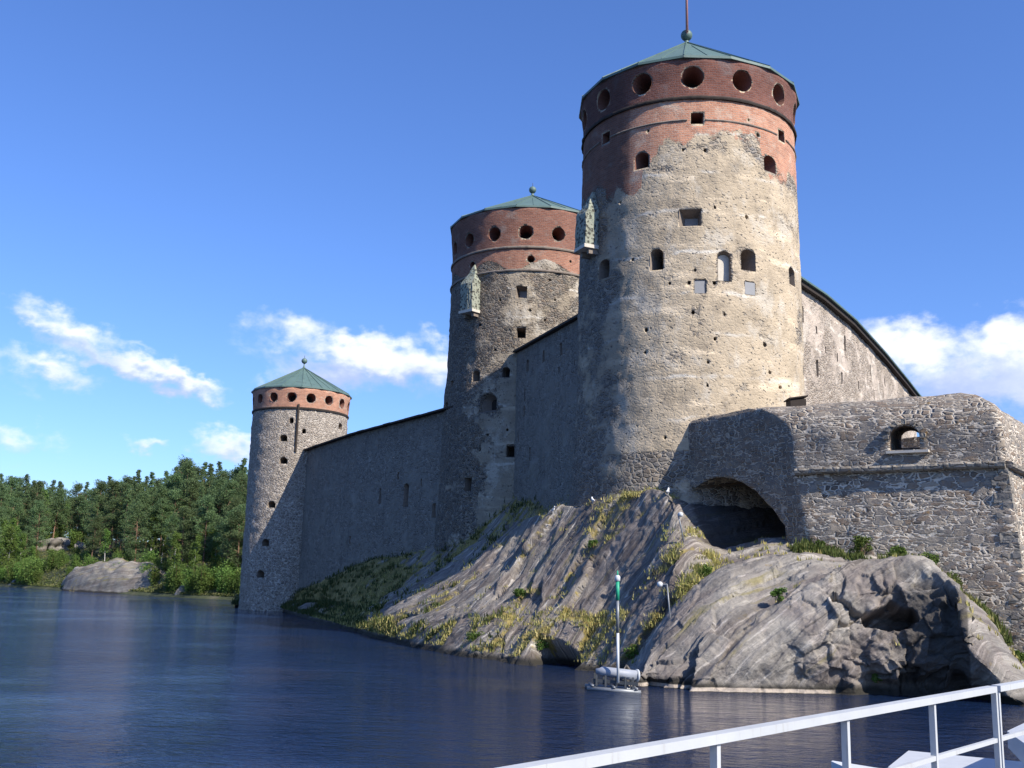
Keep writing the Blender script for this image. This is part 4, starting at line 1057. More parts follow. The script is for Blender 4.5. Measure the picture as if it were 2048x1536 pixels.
# tufts on the slabs: where the veg value is high
def pick(P, V, n, f, seed):
    r = random.Random(seed); out = []; k = 0
    while len(out) < n and k < n*400:
        k += 1; i = r.randrange(len(P)); 
        if f(P[i], V[i], r): out.append(tuple(P[i]))
    return out
def cm(p): # image column/row of a world point
    q = CM.inverted() @ Vector(p); return 1024+F*q.x/-q.z, 768-F*q.y/-q.z
sunny = pick(RP, RV, 5200, lambda p, v, r: p[2] > .25 and p[1] < 100 and v+r.uniform(-.12, .12) > .40 and r.random() < (.9 if v > .5 else .3), 5)
blade_field('grass', sunny, (.06, .28), M['grass'], 'straw yellow and green grass tufts in the clefts of the sunlit slabs', 'grass', .45, 14, .018, lean=1.0)
slope = pick(RP, RV, 2600, lambda p, v, r: p[2] > .3 and v > .45 and (p[1] > 78 or p[0] < 0), 6)
blade_field('grass', slope, (.12, .5), M['grassdark'], 'rank green grass on the shaded slope below the long grey wall', 'grass', .5, 11, .035, lean=.8, seed=4)
dome_t = pick(DP, DV, 420, lambda p, v, r: p[2] > .4 and v+r.uniform(-.1, .1) > .26, 8)
blade_field('grass', dome_t, (.1, .3), M['grass'], 'small grass tufts in the cracks of the domed outcrop', 'grass', .14, 9, .025, seed=5)

fl = (foot[1]-foot[0]).normalized(); fl_n = Vector((fl.y, -fl.x))
def by_wall(p, v, r):
    q = Vector((p[0], p[1]))-foot[0]; a_, b_ = q.dot(fl), q.dot(fl_n)
    return .3 < a_ < 9.5 and .35 < b_ < 1.9 and nz(p, .45, 3)+r.uniform(-.35, .2) > -.05
blade_field('weeds', pick(DP, DV, 560, by_wall, 12), (.10, .42), M['weed'], 'continuous strip of green weeds along the foot of the bastion wall', 'weeds', .3, 12, .03, lean=.7, seed=9)
gul = pick(RP, RV, 420, lambda p, v, r: (lambda c_: 1330 < c_[0] < 1440 and 1110 < c_[1] < 1330)(cm(p)) and nz(p, .5, 1) > -.1 and p[2] > .4, 13)
blade_field('weeds', gul, (.1, .5), M['grass'], 'straw coloured weeds filling the gully between slab and domed outcrop', 'weeds', .35, 12, .022, lean=.8, seed=10)
def leafball(m, c, r, n, size, rnd, sc=(1, 1, 1), droop=0):
    for _ in range(n):
        d = Vector((rnd.gauss(0, 1), rnd.gauss(0, 1), rnd.gauss(0, 1))).normalized()*rnd.uniform(.25, 1)**.5
        p = Vector(c)+Vector((d.x*r*sc[0], d.y*r*sc[1], d.z*r*sc[2]))
        u = Vector((rnd.gauss(0, 1), rnd.gauss(0, 1), rnd.gauss(0, .7))).normalized(); v = u.cross(Vector((rnd.gauss(0, 1), rnd.gauss(0, 1), rnd.gauss(0, 1)))).normalized()
        s = size*rnd.uniform(.6, 1.3); m.add([p-u*s, p-v*s*.45, p+u*s, p+v*s*.45], [(0, 1, 2, 3)])
def bush(name, base, r, h, label, seed, mat_='bush', cat='shrub', size=.07, dens=1.0, group=None):
    rnd = random.Random(seed); root = empty(name, base, label, cat, group); m = MB(); s = MB()
    for k in range(int(9*dens)+3):
        a = rnd.uniform(0, 6.28); q = Vector(base)+Vector((math.cos(a)*r*rnd.uniform(.1, .8), math.sin(a)*r*rnd.uniform(.1, .8)*.6, h*rnd.uniform(.3, 1)))
        s.tube([base, Vector(base).lerp(q, .5)+Vector((0, 0, .1*h)), q], [.018, .014, .006], 5)
        leafball(m, q, r*.42, int(95*dens), size, rnd, (1, .8, .85))
    m.build('foliage', M[mat_], root); s.build('stems', M['bark_pine'], root); return root
# shrubs along the foot of the bastion
def onfront(px, py): # point on the battered front
    fr = wall_frame([(foot[0]+Vector((-.1, -.6)), 0, 0), (foot[1]+Vector((-.3, -.55)), 0, 0)], px, py); return fr[0]
for i, (px, py, r, h, lab) in enumerate([
        (1725, 1108, .55, .95, 'upright dark green bush where the outcrop meets the bastion wall, nearest the shaded flank'),
        (1800, 1112, .6, .6, 'low yellowish shrub at the foot of the bastion wall, right of the upright bush'),
        (1850, 1130, .7, .6, 'spreading bright green shrub behind the top of the domed outcrop'),
        (1895, 1165, .6, .55, 'dense green shrub over the dark right shoulder of the domed outcrop'),
        (1640, 1092, .35, .4, 'tiny grassy shrub at the left end of the bastion foot'),
        (1975, 1240, .35, .35, 'small shrub low on the bastion wall above the smooth right rock'),
        (2040, 1312, .4, .4, 'small weed clump at the right edge under the bastion corner')]):
    b = onfront(px, py); bush('shrub', b+Vector((-.1, -.25, -.25)), r, h, lab, i+20, dens=.9 if r > .5 else .6)
def on_loft(P, px, py):
    best = min(range(0, len(P), 3), key=lambda i: (lambda q: (q[0]-px)**2+(q[1]-py)**2)(cm(P[i]))); return Vector(P[best])
_cm_cache = {}
def on_loft(P, px, py):
    k = id(P)
    if k not in _cm_cache:
        Mi = np.array(CM.inverted()); H = np.c_[P, np.ones(len(P))] @ Mi.T; _cm_cache[k] = np.c_[1024-F*H[:, 0]/H[:, 2], 768+F*H[:, 1]/H[:, 2]]
    c = _cm_cache[k]; dd = (c[:, 0]-px)**2+(c[:, 1]-py)**2; idx = np.where(dd < dd.min()+36)[0]; i = idx[np.argmin(P[idx, 1])]; return Vector(P[i])
for i, (px, py, r, h, lab, P_) in enumerate([
        (1556, 1200, .35, .7, 'bright green plant hanging in the crack at the left of the domed outcrop', DP),
        (1753, 1362, .3, .25, 'low green weed at the waterline under the dark overhang', DP),
        (1408, 1150, .6, .7, 'tall pale green weeds in the gully between slab and domed outcrop', RP),
        (1378, 1185, .6, .6, 'straw coloured weeds in the gully beside the lamp post', RP),
        (1185, 1090, .4, .35, 'small green bush in an upper cleft of the sunlit slab', RP),
        (1040, 1190, .45, .45, 'yellow green bush in a cleft halfway down the sunlit slab', RP),
        (945, 1275, .55, .5, 'green bush at the water edge below the sunlit slab', RP),
        (1085, 1292, .5, .45, 'green weeds at the water beside the black cave mouth', RP),
        (1262, 1310, .5, .6, 'straw coloured bush behind the green topped marker', RP),
        (755, 1215, .6, .6, 'green bush on the left tip of the sunlit slab', RP)]):
    b = on_loft(P_, px, py); bush('weed_clump', b-Vector((0, 0, .15)), r, h, lab, i+60, cat='plant', mat_='bush' if 'green' in lab.split(' in ')[0] else 'grass', size=.06, dens=.7)

# ------------------------------------------------------------------ far shore
shore_px = [(-420, 1158), (-200, 1164), (0, 1172), (100, 1179), (200, 1185), (330, 1193), (400, 1197), (480, 1201)]
SH = [atz(*p) for p in shore_px]; SH = [Vector((p.x, p.y)) for p in SH]
SH = [Vector((-560, 420)), Vector((-300, 330))]+SH+[Vector((-20, 180)), Vector((30, 205)), Vector((110, 250)), Vector((260, 330)), Vector((600, 420))]
def shore_y(x):
    return float(np.interp(x, [p.x for p in SH], [p.y for p in SH]))
def hill(x, y):
    d = y-shore_y(x); 
    h = -1.5 if d < -2 else 0
    h += 15*(1-math.exp(-max(0, d+2)/38.0))-0.3+1.6*fb((x, y, 0), .03, 5)*min(1, max(0, d/12))
    return h+.35*fb((x, y, 0), .2, 2)*min(1, max(0, d/3))
xs = np.concatenate([np.linspace(-560, -140, 40), np.linspace(-136, 60, 150), np.linspace(66, 600, 60)]); ds = np.concatenate([np.linspace(-6, 12, 24), np.linspace(14, 130, 40), np.linspace(150, 600, 8)])
vs = []
for x in xs:
    sy = shore_y(x)
    for d_ in ds: vs.append((x, sy+d_, hill(x, sy+d_)))
nd = len(ds); fs = [(i*nd+j, (i+1)*nd+j, (i+1)*nd+j+1, i*nd+j+1) for i in range(len(xs)-1) for j in range(nd-1)]
me = bpy.data.meshes.new('far_shore'); me.from_pydata(vs, [], fs); tag(mesh_obj('far_shore', me, M['ground'], smooth=True), kind='structure')
# shore outcrops: rounded gneiss humps
def spy(px): return float(np.interp(px, [a_ for a_, _ in shore_px], [b_ for _, b_ in shore_px]))
def hump(pxl, pxr, ytop, ybase, depth, label, seed, d_in=2.0):
    pl_ = atz(pxl, spy(pxl)); pr_ = atz(pxr, spy(pxr)-1); c = (pl_+pr_)/2; w = (pr_-pl_).length/2
    Yc = c.y+depth*.6; H = at((pxl+pxr)/2, ytop, Yc).z
    nx, ny = 90, 46; P = []; UV = []; V = []
    ax = (pr_-pl_).normalized(); ay = Vector((-ax.y, ax.x, 0))
    for i in range(nx):
        for j in range(ny):
            a = -1.12+2.24*i/(nx-1); b = -1.1+2.2*j/(ny-1); q = c+ax*(a*w)+ay*(depth*.6+b*depth)
            rr = abs(a+.2*fb((a, b, seed), 1.3))**2.6+abs(b)**2.2; z = H*(1.02-rr**1.0)
            z = H*max(-.25, 1-rr)**.62 if rr < 1 else -.8*(rr-1)
            z += (1.1*fb(q, .16, seed)+.45*(ssaw((q.x*.5+q.z+z)*.35+fb(q, .1, 2))-.5)+.35*fb(q, .9, seed))*min(1, max(0, z*.7))
            P.append((q.x, q.y, z-.1)); UV.append((q.x*.8+z, q.y*.3+z*1.2)); V.append(.22+.4*fb(q, .2, 3)+(.3 if b > .1 else 0))
    me = bpy.data.meshes.new('shore_rock'); me.from_pydata(P, [], [(i*ny+j, (i+1)*ny+j, (i+1)*ny+j+1, i*ny+j+1) for i in range(nx-1) for j in range(ny-1)])
    attr(me, 'veg', V); ul = me.uv_layers.new(name='UVMap'); li = np.empty(len(me.loops), int); me.loops.foreach_get('vertex_index', li); ul.data.foreach_set('uv', np.array(UV)[li].ravel())
    return tag(mesh_obj('shore_rock', me, M['farrock'], smooth=True), label, 'rock')
hump(100, 330, 1122, 1186, 7, 'large domed grey rock at the water edge of the far forest shore', 1)
hump(14, 52, 1158, 1175, 3, 'small flat pale rock on the far shore at the left edge of the photo', 2)
hump(425, 500, 1176, 1200, 4, 'low pale rock on the far shore right beside the smallest tower', 3)
hump(345, 385, 1172, 1195, 3, 'low dark rock among bushes on the far shore between two bigger rocks', 5)
# inland crag on the left
def on_hill(px, py):
    d = ray(px, py); o = Vector((0, 0, CAMH)); k = 150/d.y
    while k < 420/d.y and (o+d*k).z > hill((o+d*k).x, (o+d*k).y): k += .5/d.y
    return o+d*k
CR = c = on_hill(105, 1100); print('CRAG', tuple(c), c.y-shore_y(c.x)); m = MB(); m.ico(c+Vector((0, 0, .6)), 2.6, 5, (1.5, 1.1, 1.0), nz=.7); tag(m.build('crag', M['farrock'], None, True), 'reddish rock crag among trees above the far shore at left', 'rock')
c = on_hill(158, 1100); m = MB(); m.ico(c+Vector((0, 0, .6)), 1.5, 5, (.9, .8, 1.1), nz=.7); tag(m.build('crag', M['farrock'], None, True), 'small ochre crag just right of the reddish crag above the far shore', 'rock')

# trees
def pine_mesh(seed, H=18, bare=.42, wide=2.6, dens=1.0):
    rnd = random.Random(seed); tr = MB(); cr_ = MB(); lean = Vector((rnd.uniform(-.6, .6), rnd.uniform(-.6, .6), 0))
    def ax(f): return Vector((0, 0, H*f))+lean*f*f*1.5
    tr.tube([ax(f) for f in (0, .2, .4, .6, .8, .97)], [.22, .19, .16, .12, .08, .03], 8)
    nb = int(34*dens)
    for k in range(nb):
        f = bare+(1-bare)*(k+rnd.random())/nb; t_ = (f-bare)/(1-bare)
        L = wide*(.35+.65*math.sin(math.pi*min(1, .18+t_*.80))**.8)*rnd.uniform(.6, 1.12)*(1 if t_ < .85 else .7); a = rnd.uniform(0, 6.283)
        s = ax(f); e = s+Vector((math.cos(a)*L, math.sin(a)*L, L*rnd.uniform(.0, .45)))
        tr.tube([s, s.lerp(e, .6)+Vector((0, 0, -.1)), e], [.06, .04, .015], 5)
        for q, rr in ((.45, .55), (.75, .75), (1.0, .7)):
            leafball(cr_, s.lerp(e, q)+Vector((0, 0, rnd.uniform(-.3, .5))), rr*rnd.uniform(.9, 1.6), int(40*dens), .17, rnd, (1.15, 1.15, .8))
    leafball(cr_, ax(.98), .6, 40, .2, rnd, (.8, .8, 1.3))
    return tr.mesh('pine_trunk'), cr_.mesh('pine_crown')
def birch_mesh(seed, H=13, wide=2.2):
    rnd = random.Random(seed); tr = MB(); cr_ = MB()
    def ax(f): return Vector((math.sin(f*3+seed)*.35, math.cos(f*2+seed)*.3, H*f))
    tr.tube([ax(f) for f in (0, .25, .5, .75, .97)], [.13, .11, .085, .05, .02], 7)
    for k in range(36):
        f = .22+.76*(k+rnd.random())/36; t_ = (f-.22)/.78; L = wide*(1-t_*.72)*rnd.uniform(.5, 1.1); a = rnd.uniform(0, 6.283)
        s = ax(f); e = s+Vector((math.cos(a)*L, math.sin(a)*L, L*.7)); tr.tube([s, e], [.035, .012], 4)
        leafball(cr_, e, .85*rnd.uniform(.7, 1.2), 60, .2, rnd, (1, 1, .95)); leafball(cr_, s.lerp(e, .5), .7, 40, .2, rnd)
    return tr.mesh('birch_trunk'), cr_.mesh('birch_crown')
def spruce_mesh(seed, H=19):
    rnd = random.Random(seed); tr = MB(); cr_ = MB(); tr.tube([(0, 0, 0), (0, 0, H*.5), (0, 0, H)], [.2, .13, .02], 7)
    n = 90
    for k in range(n):
        f = .12+.87*(k+rnd.random())/n; L = 2.5*(1-f)**.75*rnd.uniform(.7, 1.1)+.15; a = rnd.uniform(0, 6.283); s = Vector((0, 0, H*f)); e = s+Vector((math.cos(a)*L, math.sin(a)*L, -L*.30))
        for q in (.4, .75, 1): leafball(cr_, s.lerp(e, q), .42, 24, .15, rnd, (1.1, 1.1, .55))
    return tr.mesh('spruce_trunk'), cr_.mesh('spruce_crown')
def shrub_mesh(seed, H=4):
    rnd = random.Random(seed); tr = MB(); cr_ = MB()
    for k in range(9):
        a = rnd.uniform(0, 6.28); e = Vector((math.cos(a)*H*.3*rnd.random(), math.sin(a)*H*.3*rnd.random(), H*rnd.uniform(.45, .95))); tr.tube([(0, 0, 0), e], [.05, .015], 4); leafball(cr_, e, H*.22, 80, .17, rnd); leafball(cr_, e*.55, H*.24, 80, .17, rnd); leafball(cr_, e*.2, H*.2, 40, .17, rnd)
    return tr.mesh('bush_stem'), cr_.mesh('bush_crown')
rg = random.Random(77); m = MB()
for _ in range(11000):
    px = rg.uniform(-180, 640); d_ = .3+60*rg.random()**2.2; y = 200.0
    for _k in range(6): x = (px-1024)/F*y; y = shore_y(x)+d_
    zz_ = hill(x, y)
    if zz_ < .1: continue
    h_ = rg.uniform(.15, .55)*(1 if d_ > 2 else .6)
    leafball(m, (x, y, zz_+h_*.5), h_*.9, 5, .22, rg, (1.3, 1.3, .8))
tag(m.build('undergrowth', M['under']), 'low green undergrowth covering the ground of the far shore', 'undergrowth', kind='stuff')
VAR = {'pine_tree': [pine_mesh(s, 17, .16+.12*(s % 3), 2.9+.4*(s % 2), 1.5) for s in range(5)], 'birch_tree': [birch_mesh(s) for s in range(4)],
       'spruce_tree': [spruce_mesh(s) for s in range(3)], 'bush': [shrub_mesh(s, 4.6) for s in range(3)]}
CROWN = {'pine_tree': 'pine', 'birch_tree': 'birch', 'spruce_tree': 'pine', 'bush': 'birch'}; BARK = {'pine_tree': 'bark_pine', 'birch_tree': 'bark_birch', 'spruce_tree': 'bark_pine', 'bush': 'bark_pine'}
for k, lst in VAR.items():
    for (a, b) in lst: a.materials.append(M[BARK[k]]); b.materials.append(M[CROWN[k]])
KIND = {'pine_tree': ('dark green pine', 'pine tree', 'pines of the far shore wood'), 'birch_tree': ('fresh green birch', 'birch tree', 'birches of the far shore wood'),
        'spruce_tree': ('pointed dark spruce', 'spruce tree', 'spruces of the far shore wood'), 'bush': ('round bright green bush', 'bush', 'bushes on the far shore')}
def plant_tree(kind, x, y, s, d, rnd):
    a, b = rnd.choice(VAR[kind]); z = hill(x, y)-.2
    px, _ = cm((x, y, z))
    col_ = ['at the left edge of the photo', 'left of the big shore rock', 'above the big shore rock', 'right of the big shore rock', 'beside the smallest tower', 'behind the smallest tower'][0 if px < 70 else 1 if px < 170 else 2 if px < 310 else 3 if px < 410 else 4 if px < 500 else 5]
    row = 'at the water' if d < 9 else 'low on the slope' if d < 22 else 'midway up the hill' if d < 45 else 'on the hilltop skyline'
    kd, cat, grp = KIND[kind]
    root = empty(kind, (x, y, z), f'{kd} {row} {col_}', cat, f'{kd} trees {row} {col_}' if kind != 'bush' else f'bushes {row} {col_}')
    if px < 110: s *= 1.12
    root.scale = (s, s, s*rnd.uniform(.92, 1.08)); root.rotation_euler = (0, 0, rnd.uniform(0, 6.28))
    for nm, me in (('trunk', a), ('crown', b)):
        o = bpy.data.objects.new(nm, me); C.objects.link(o); o.parent = root
rnd = random.Random(11); placed = []
def free(x, y, r): return all((x-a)**2+(y-b)**2 > (r*.5+c*.5)**2 for a, b, c in placed)
def lane(px, d):   # a spot a given distance behind the shore, seen in a given image column
    y = 200.0
    for _ in range(12): x = (px-1024)/F*y; y = shore_y(x)+d
    return (px-1024)/F*y, y
for (d, step, mix_) in ((1.6, 13, 'bush'), (4, 14, 'bush'), (7, 18, 'low'), (11, 21, 'low'), (16, 22, 'low2'), (22, 23, 'mid'), (28, 24, 'mid'), (33, 25, 'hi'), (42, 25, 'hi'), (52, 24, 'hi'), (63, 24, 'hi'), (76, 24, 'hi'), (90, 24, 'hi'), (106, 22, 'hi')):
    px = -160+rnd.uniform(0, step)
    while px < 640:
        dd = d+rnd.uniform(-.3, .3)*min(d, 9); x, y = lane(px+rnd.uniform(-7, 7), max(1.2, dd)); px += step*rnd.uniform(.75, 1.3)
        rr = rnd.random()
        clear = 85 < cm((x, y, hill(x, y)))[0] < 335
        if d < 11 and clear: continue
        gap = y < CR.y+4 and 74 < cm((x, y, hill(x, y)))[0] < 182
        if gap and d > 22: continue
        
        k = {'bush': 'bush', 'low': 'birch_tree' if rr < .5 else 'bush' if rr < .75 else 'pine_tree', 'low2': 'bush' if rr < .3 else 'birch_tree' if rr < .65 else 'pine_tree', 'mid': 'pine_tree' if rr < .5 else 'birch_tree' if rr < .72 else 'spruce_tree',
             'hi': 'pine_tree' if rr < .55 else 'birch_tree' if rr < .62 else 'spruce_tree'}[mix_]
        s = {'bush': rnd.uniform(.6, 1.15), 'low': rnd.uniform(.5, .85), 'low2': rnd.uniform(.55, .85), 'mid': rnd.uniform(.7, .95), 'hi': rnd.uniform(.85, 1.12)}[mix_]
        if gap: k, s = 'bush', rnd.uniform(.4, .75)
        if clear and d == 11: k, s = 'bush', rnd.uniform(.6, 1)
        plant_tree(k, x, y, s, dd, rnd)
for (px, d, s) in ((262, 5, .75), (278, 7, .6), (180, 4, .55), (165, 7, .5), (318, 5, .8), (335, 3.5, .9)):
    x, y = lane(px, d); plant_tree('bush', x, y, s, d, rnd)
for k, (dx, dy) in enumerate(((-6, 7), (-3, 6), (0, 8), (3, 6), (6, 8), (9, 7), (1, 13), (-4, 13), (6, 14), (10, 13), (4, 5), (12, 5))):
    x, y = CR.x+dx, CR.y+dy; plant_tree('bush' if k % 3 != 2 else 'spruce_tree', x, y, rnd.uniform(.9, 1.3) if k % 3 != 2 else .55, y-shore_y(x), rnd)
# ------------------------------------------------------------------ marker on its raft, boom, lamps
w0 = atz(1232, 1384); root = empty('navigation_marker', w0, 'green topped white marker pole standing on a small floating raft by the rock', 'marker')
sc = w0.y/F
def RW(px, z, dy=0): return Vector((at(px, 1380, w0.y+dy).x, w0.y+dy, z))
m = MB(); L_ = RW(1174, .08, .3); R_ = RW(1282, .02, -.2)
m.tube([L_, R_], .09, 10); m.tube([L_+Vector((0, 1.0, 0)), R_+Vector((0, 1.0, 0))], .09, 10)
for f in (.1, .5, .92): m.bar(L_.lerp(R_, f)+Vector((0, -.1, .12)), L_.lerp(R_, f)+Vector((0, 1.1, .12)), .1, .06)
m.build('float', M['galv'], root, True)
m = MB()
for f in (.18, .35, .55, .72, .86):
    q = L_.lerp(R_, f)+Vector((0, .12, .12)); m.box(q+Vector((0, 0, .2)), (.07, .07, .42)); m.box(q+Vector((0, .8, .2)), (.07, .07, .42))
m.bar(L_+Vector((.2, .12, .3)), R_+Vector((-.1, .12, .3)), .05, .12); m.build('frame', M['iron'], root)
m = MB(); a = RW(1200, .72, .55); b = RW(1274, .60, .35)
m.tube([a-(b-a)*.12, a-(b-a)*.02, a+(b-a)*.04, b], [.08, .12, .19, .20], 14); m.build('tank', M['tank'], root, True)
m = MB(); m.tube([b-(b-a)*.02+Vector((0, -.02, .0)), b+(b-a)*.01], .25, 14); m.build('tank_flange', M['white_metal'], root, True)
pb = RW(1236, .35, 0); pt_ = at(1235, 1160, w0.y); m = MB(); mid_ = pb.lerp(pt_, .48)
m.tube([pb, mid_], .055, 10); m.build('lower_pole', M['white_metal'], root, True)
m = MB(); g0 = pb.lerp(pt_, .80); m.tube([mid_, g0], .06, 10); m.build('middle_pole', M['galv'], root, True)
m = MB(); g1 = pb.lerp(pt_, .985); m.tube([g0, g1], .075, 10); m.tube([g1+Vector((0, 0, .2)), g1+Vector((0, 0, .42))], [.05, .02], 8); m.build('green_top', M['green_paint'], root, True)
m = MB(); m.lathe([(.05, 0), (.11, .03), (.11, .18), (.06, .25)], g1, 12); m.build('lantern', M['white_metal'], root, True)
def lamp(px_t, py_t, px_b, py_b, label, P_, hx):
    b = on_loft(P_, px_b, py_b); t_ = at(px_t, py_t, b.y-.15); b2 = Vector((b.x, b.y-.15, b.z-.3)); root = empty('floodlight_post', b2, label, 'lamp')
    m = MB(); m.tube([b2, b2.lerp(t_, .6)+Vector((.02, 0, 0)), t_], .035, 8); m.build('post', M['galv'], root, True)
    c_ = t_+Vector((hx, -.05, -.02)); m = MB(); m.bar(t_, c_, .04, .04); m.build('arm', M['galv'], root)
    m = MB(); m.lathe([(.05, -.12), (.12, -.08), (.13, .06), (.05, .12)], c_, 12); m.build('lamp_head', M['white_metal'], root, True)
lamp(1334, 1168, 1338, 1290, 'thin lamp post with white head at its left, behind the marker pole in the gully', RP, -.33)
lamp(1356, 1028, 1363, 1078, 'short lamp post on the upper right end of the sunlit slab under the bastion flank', RP, .12)

# gulls resting on the crest of the slab
def gull(px, py, label, face, seed):
    b = on_loft(RP, px, py); root = empty('gull', b, label, 'gull'); root['group'] = 'gulls on the crest of the slab'
    ca, sa = math.cos(face), math.sin(face)
    def G(x, y, z): return (b.x+ca*x-sa*y, b.y+sa*x+ca*y, b.z+z)
    bm = bmesh.new(); m = MB()
    secs_ = [(-.22, .17, .015), (-.15, .18, .05), (-.05, .19, .085), (.05, .22, .09), (.12, .28, .065), (.15, .35, .045), (.18, .39, .052), (.22, .40, .045), (.255, .395, .02)]
    vs = []; n = 12
    for (x, z, r) in secs_:
        for k in range(n):
            a = 2*math.pi*k/n; vs.append(G(x, r*.9*math.cos(a), z+r*math.sin(a)))
    m.add(vs, [(i*n+k, i*n+(k+1) % n, (i+1)*n+(k+1) % n, (i+1)*n+k) for i in range(len(secs_)-1) for k in range(n)]+[tuple(range(n-1, -1, -1)), tuple((len(secs_)-1)*n+k for k in range(n))])
    for s in (-.03, .03): m.tube([G(0, s, .12), G(.01, s, -.02)], .009, 5)
    m.build('body', M['feather'], root, True)
    m = MB()
    for s in (-1, 1):
        m.add([G(.08, s*.085, .24), G(-.05, s*.092, .26), G(-.30, s*.03, .20), G(-.1, s*.085, .16), G(.06, s*.08, .17), G(-.05, s*.07, .215)], [(0, 1, 5), (1, 2, 5), (2, 3, 5), (3, 4, 5), (4, 0, 5)])
    m.build('wings', M['feather_grey'], root)
    m = MB(); m.tube([G(.25, 0, .395), G(.31, 0, .38)], [.014, .004], 6); m.build('beak', M['beak'], root)
    root.scale = (.95, .95, .95)
gull(1334, 985, 'white gull standing on the right end of the slab crest under the bastion flank', 1.2, 1)
gull(1184, 1003, 'white gull standing on the middle of the slab crest below the largest tower', 1.9, 2)
gull(1103, 1022, 'white gull on the left part of the slab crest', -1.2, 3)

# ------------------------------------------------------------------ foreground railing, walkway, boat
zr = 3.5
def rl(px, py, z=zr): return atz(px, py, z)
a = rl(1060, 1541); b = rl(1985, 1378); e = (b-a).normalized(); a2 = a-e*3.0
root = empty('railing', (b.x, b.y, 2.4), 'white painted steel railing with square posts crossing the bottom right corner', 'railing')
def rline(px):           # point on the handrail line in a given column
    best = min((abs(cm(a2+e*s_)[0]-px), s_) for s_ in np.linspace(0, 14, 1400)); return a2+e*best[1]
side = Vector((e.y, -e.x, 0))
m = MB(); m.bar(a2, b, .05, .032); m.build('handrail', M['rail'], root)
c2 = b+e*.06; m = MB(); m.bar(c2, c2+e*3.0, .05, .032); m.build('handrail', M['rail'], root)
def post(q, name='post'):
    # flat-bar angle post
    m = MB(); m.bar(q+Vector((0, 0, -.018)), Vector((q.x, q.y, 2.32)), .008, .045)
    return m
ppx = [(1431, 0), (1691, 0), (1864, 0), (1988, 0), (2010, 1), (700, 0), (1120, 0)]
for (px, _) in ppx:
    q = rline(px) if px != 2010 else c2+e*.01
    m = MB(); m.box(Vector((q.x, q.y, (q.z-.02+2.32)/2)), (.024, .028, q.z-.02-2.32), rot=math.atan2(e.y, e.x))
    m.build('post', M['rail'], root)
for k in range(2):
    q = c2+e*(1.3+1.3*k); m = MB(); m.box(Vector((q.x, q.y, (q.z-.02+2.32)/2)), (.024, .028, q.z-.02-2.32), rot=math.atan2(e.y, e.x)); m.build('post', M['rail'], root)
mz = zr-.27
pm = lambda q: Vector((q.x, q.y, mz))
m = MB(); m.bar(pm(a2), pm(b), .022, .022); m.build('lower_rail', M['rail'], root)
m = MB(); m.bar(pm(c2), pm(c2+e*3), .022, .022); m.build('lower_rail', M['rail'], root)
# the walkway the railing stands on, at the photographer's feet
root = empty('walkway', (0, 1, 2.3), 'timber walkway deck under the white railing at the photographer\'s feet', 'walkway')
m = MB(); s0 = a2+side*.06; nb_ = int((b-a2).length/.15)+20
for k in range(nb_):
    q = s0+e*(k*.15); q = Vector((q.x, q.y, 2.3)); m.bar(q-side*.12, q+side*2.4, .138, .04)
m.build('boards', M['deck'], root)
m = MB()
for o_ in (.1, 2.2):
    q0 = Vector((a2.x, a2.y, 2.18))+side*o_; m.bar(q0, q0+e*(nb_*.15), .12, .2)
    for s_ in (.5, 4.5, 8.5): q = q0+e*s_; m.box(Vector((q.x, q.y, .5)), (.2, .2, 3.2))
m.build('beams', M['wood_dark'], root)
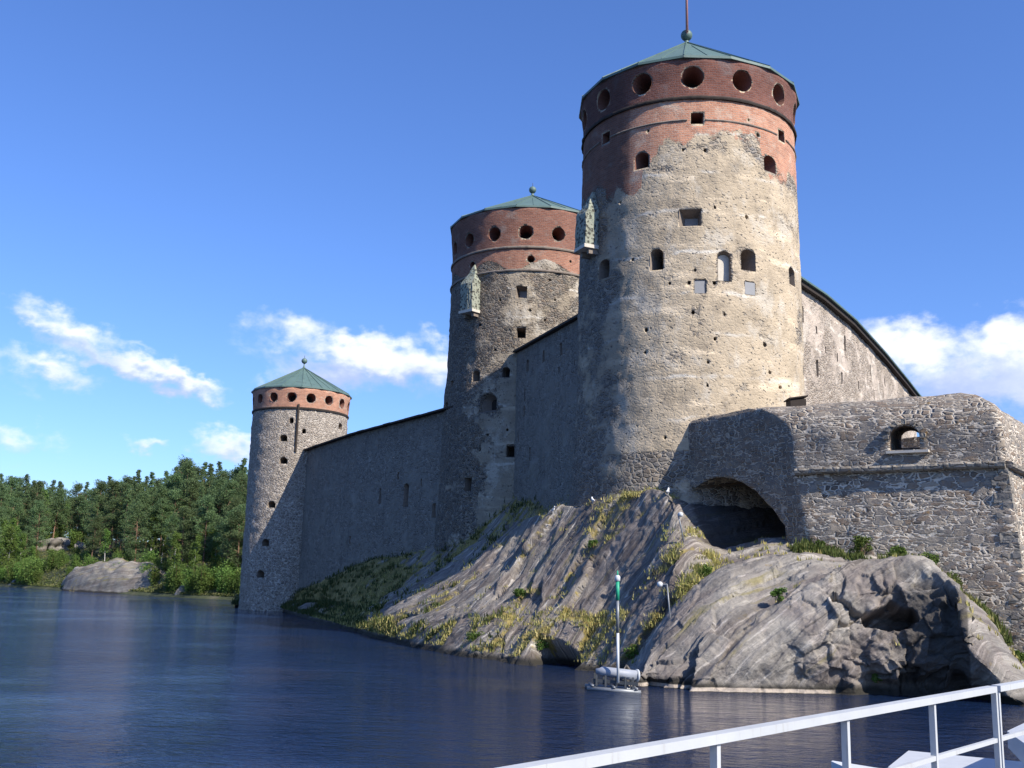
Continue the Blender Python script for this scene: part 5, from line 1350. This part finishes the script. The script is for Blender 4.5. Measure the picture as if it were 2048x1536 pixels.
# white boat moored beyond the railing
def boat():
    c_ = atz(1880, 1560, 1.0); 
    A_ = atz(1760, 1548, 1.25); T_ = atz(1828, 1510, 1.25); B_ = atz(2060, 1533, 1.25)
    root = empty('motor_boat', (T_.x, T_.y, 0), 'white boat cabin top just visible below the railing in the bottom right corner', 'boat')
    ax = (B_-T_); ax.z = 0; L = 5.2; ax.normalize(); ay = Vector((ax.y, -ax.x, 0))
    if ay.y > 0: ay = -ay
    W_ = 1.9
    def Q(u, v, z): q = T_+ax*u+ay*v; return Vector((q.x, q.y, z))
    m = MB(); secs_ = []
    for (u, hw, zt, zb) in ((-1.2, .05, 1.15, .4), (-.6, .45, 1.05, -.1), (.4, .85, .95, -.3), (2.0, 1.05, .85, -.35), (4.0, 1.05, .8, -.35), (5.2, .95, .8, -.3)):
        secs_.append([Q(u, .95-hw, zt), Q(u, .95-hw*.85, zb+.25), Q(u, .95, zb), Q(u, .95+hw*.85, zb+.25), Q(u, .95+hw, zt)])
    vs = [p for s_ in secs_ for p in s_]; fs = [(i*5+k, i*5+k+1, (i+1)*5+k+1, (i+1)*5+k) for i in range(5) for k in range(4)]+[(0, 1, 2, 3, 4), (29, 28, 27, 26, 25)]+[(i*5+4, i*5, (i+1)*5, (i+1)*5+4) for i in range(5)]
    m.add(vs, fs); m.build('hull', M['white_paint'], root)
    m = MB(); lo = [Q(0, .05, .85), Q(4.2, .05, .8), Q(4.2, 1.85, .8), Q(0, 1.85, .85)]; hi = [Q(.0, .0, 1.25), Q(4.0, .0, 1.25), Q(4.0, 1.9, 1.25), Q(-.0, 1.9, 1.25)]
    m.add(lo+hi, [(0, 1, 5, 4), (1, 2, 6, 5), (2, 3, 7, 6), (3, 0, 4, 7), (4, 5, 6, 7), (3, 2, 1, 0)]); m.build('cabin', M['white_paint'], root)
    m = MB(); m.box(Q(2.0, .95, 1.28), (4.2, 2.05, .05), rot=math.atan2(ax.y, ax.x)); m.build('cabin_roof', M['white_paint'], root)
boat()
# white canopy edge at the right margin
p0 = atz(2014, 1462, 2.0); p1 = atz(2110, 1432, 2.0); p2 = atz(2110, 1530, 2.0)
root = empty('canopy', (p0.x, p0.y, 2.0), 'pointed white canopy tip behind the double post at the right edge', 'canopy')
m = MB(); up = Vector((0, 0, .0)); tipz = [Vector(p0), Vector(p1)+Vector((0, 0, .12)), Vector(p2)]
m.add([tipz[0], tipz[1], tipz[2], tipz[0]-Vector((0, 0, .24)), tipz[1]-Vector((0, 0, .5)), tipz[2]-Vector((0, 0, .4))], [(0, 1, 2)[::-1], (3, 4, 5), (0, 3, 4, 1), (1, 4, 5, 2), (2, 5, 3, 0)])
m.build('cloth', M['white_paint'], root)
m = MB(); q = (tipz[1]+tipz[2])/2; m.tube([(q.x, q.y, -.5), (q.x, q.y, 1.95)], .04, 8); m.build('pole', M['galv'], root)
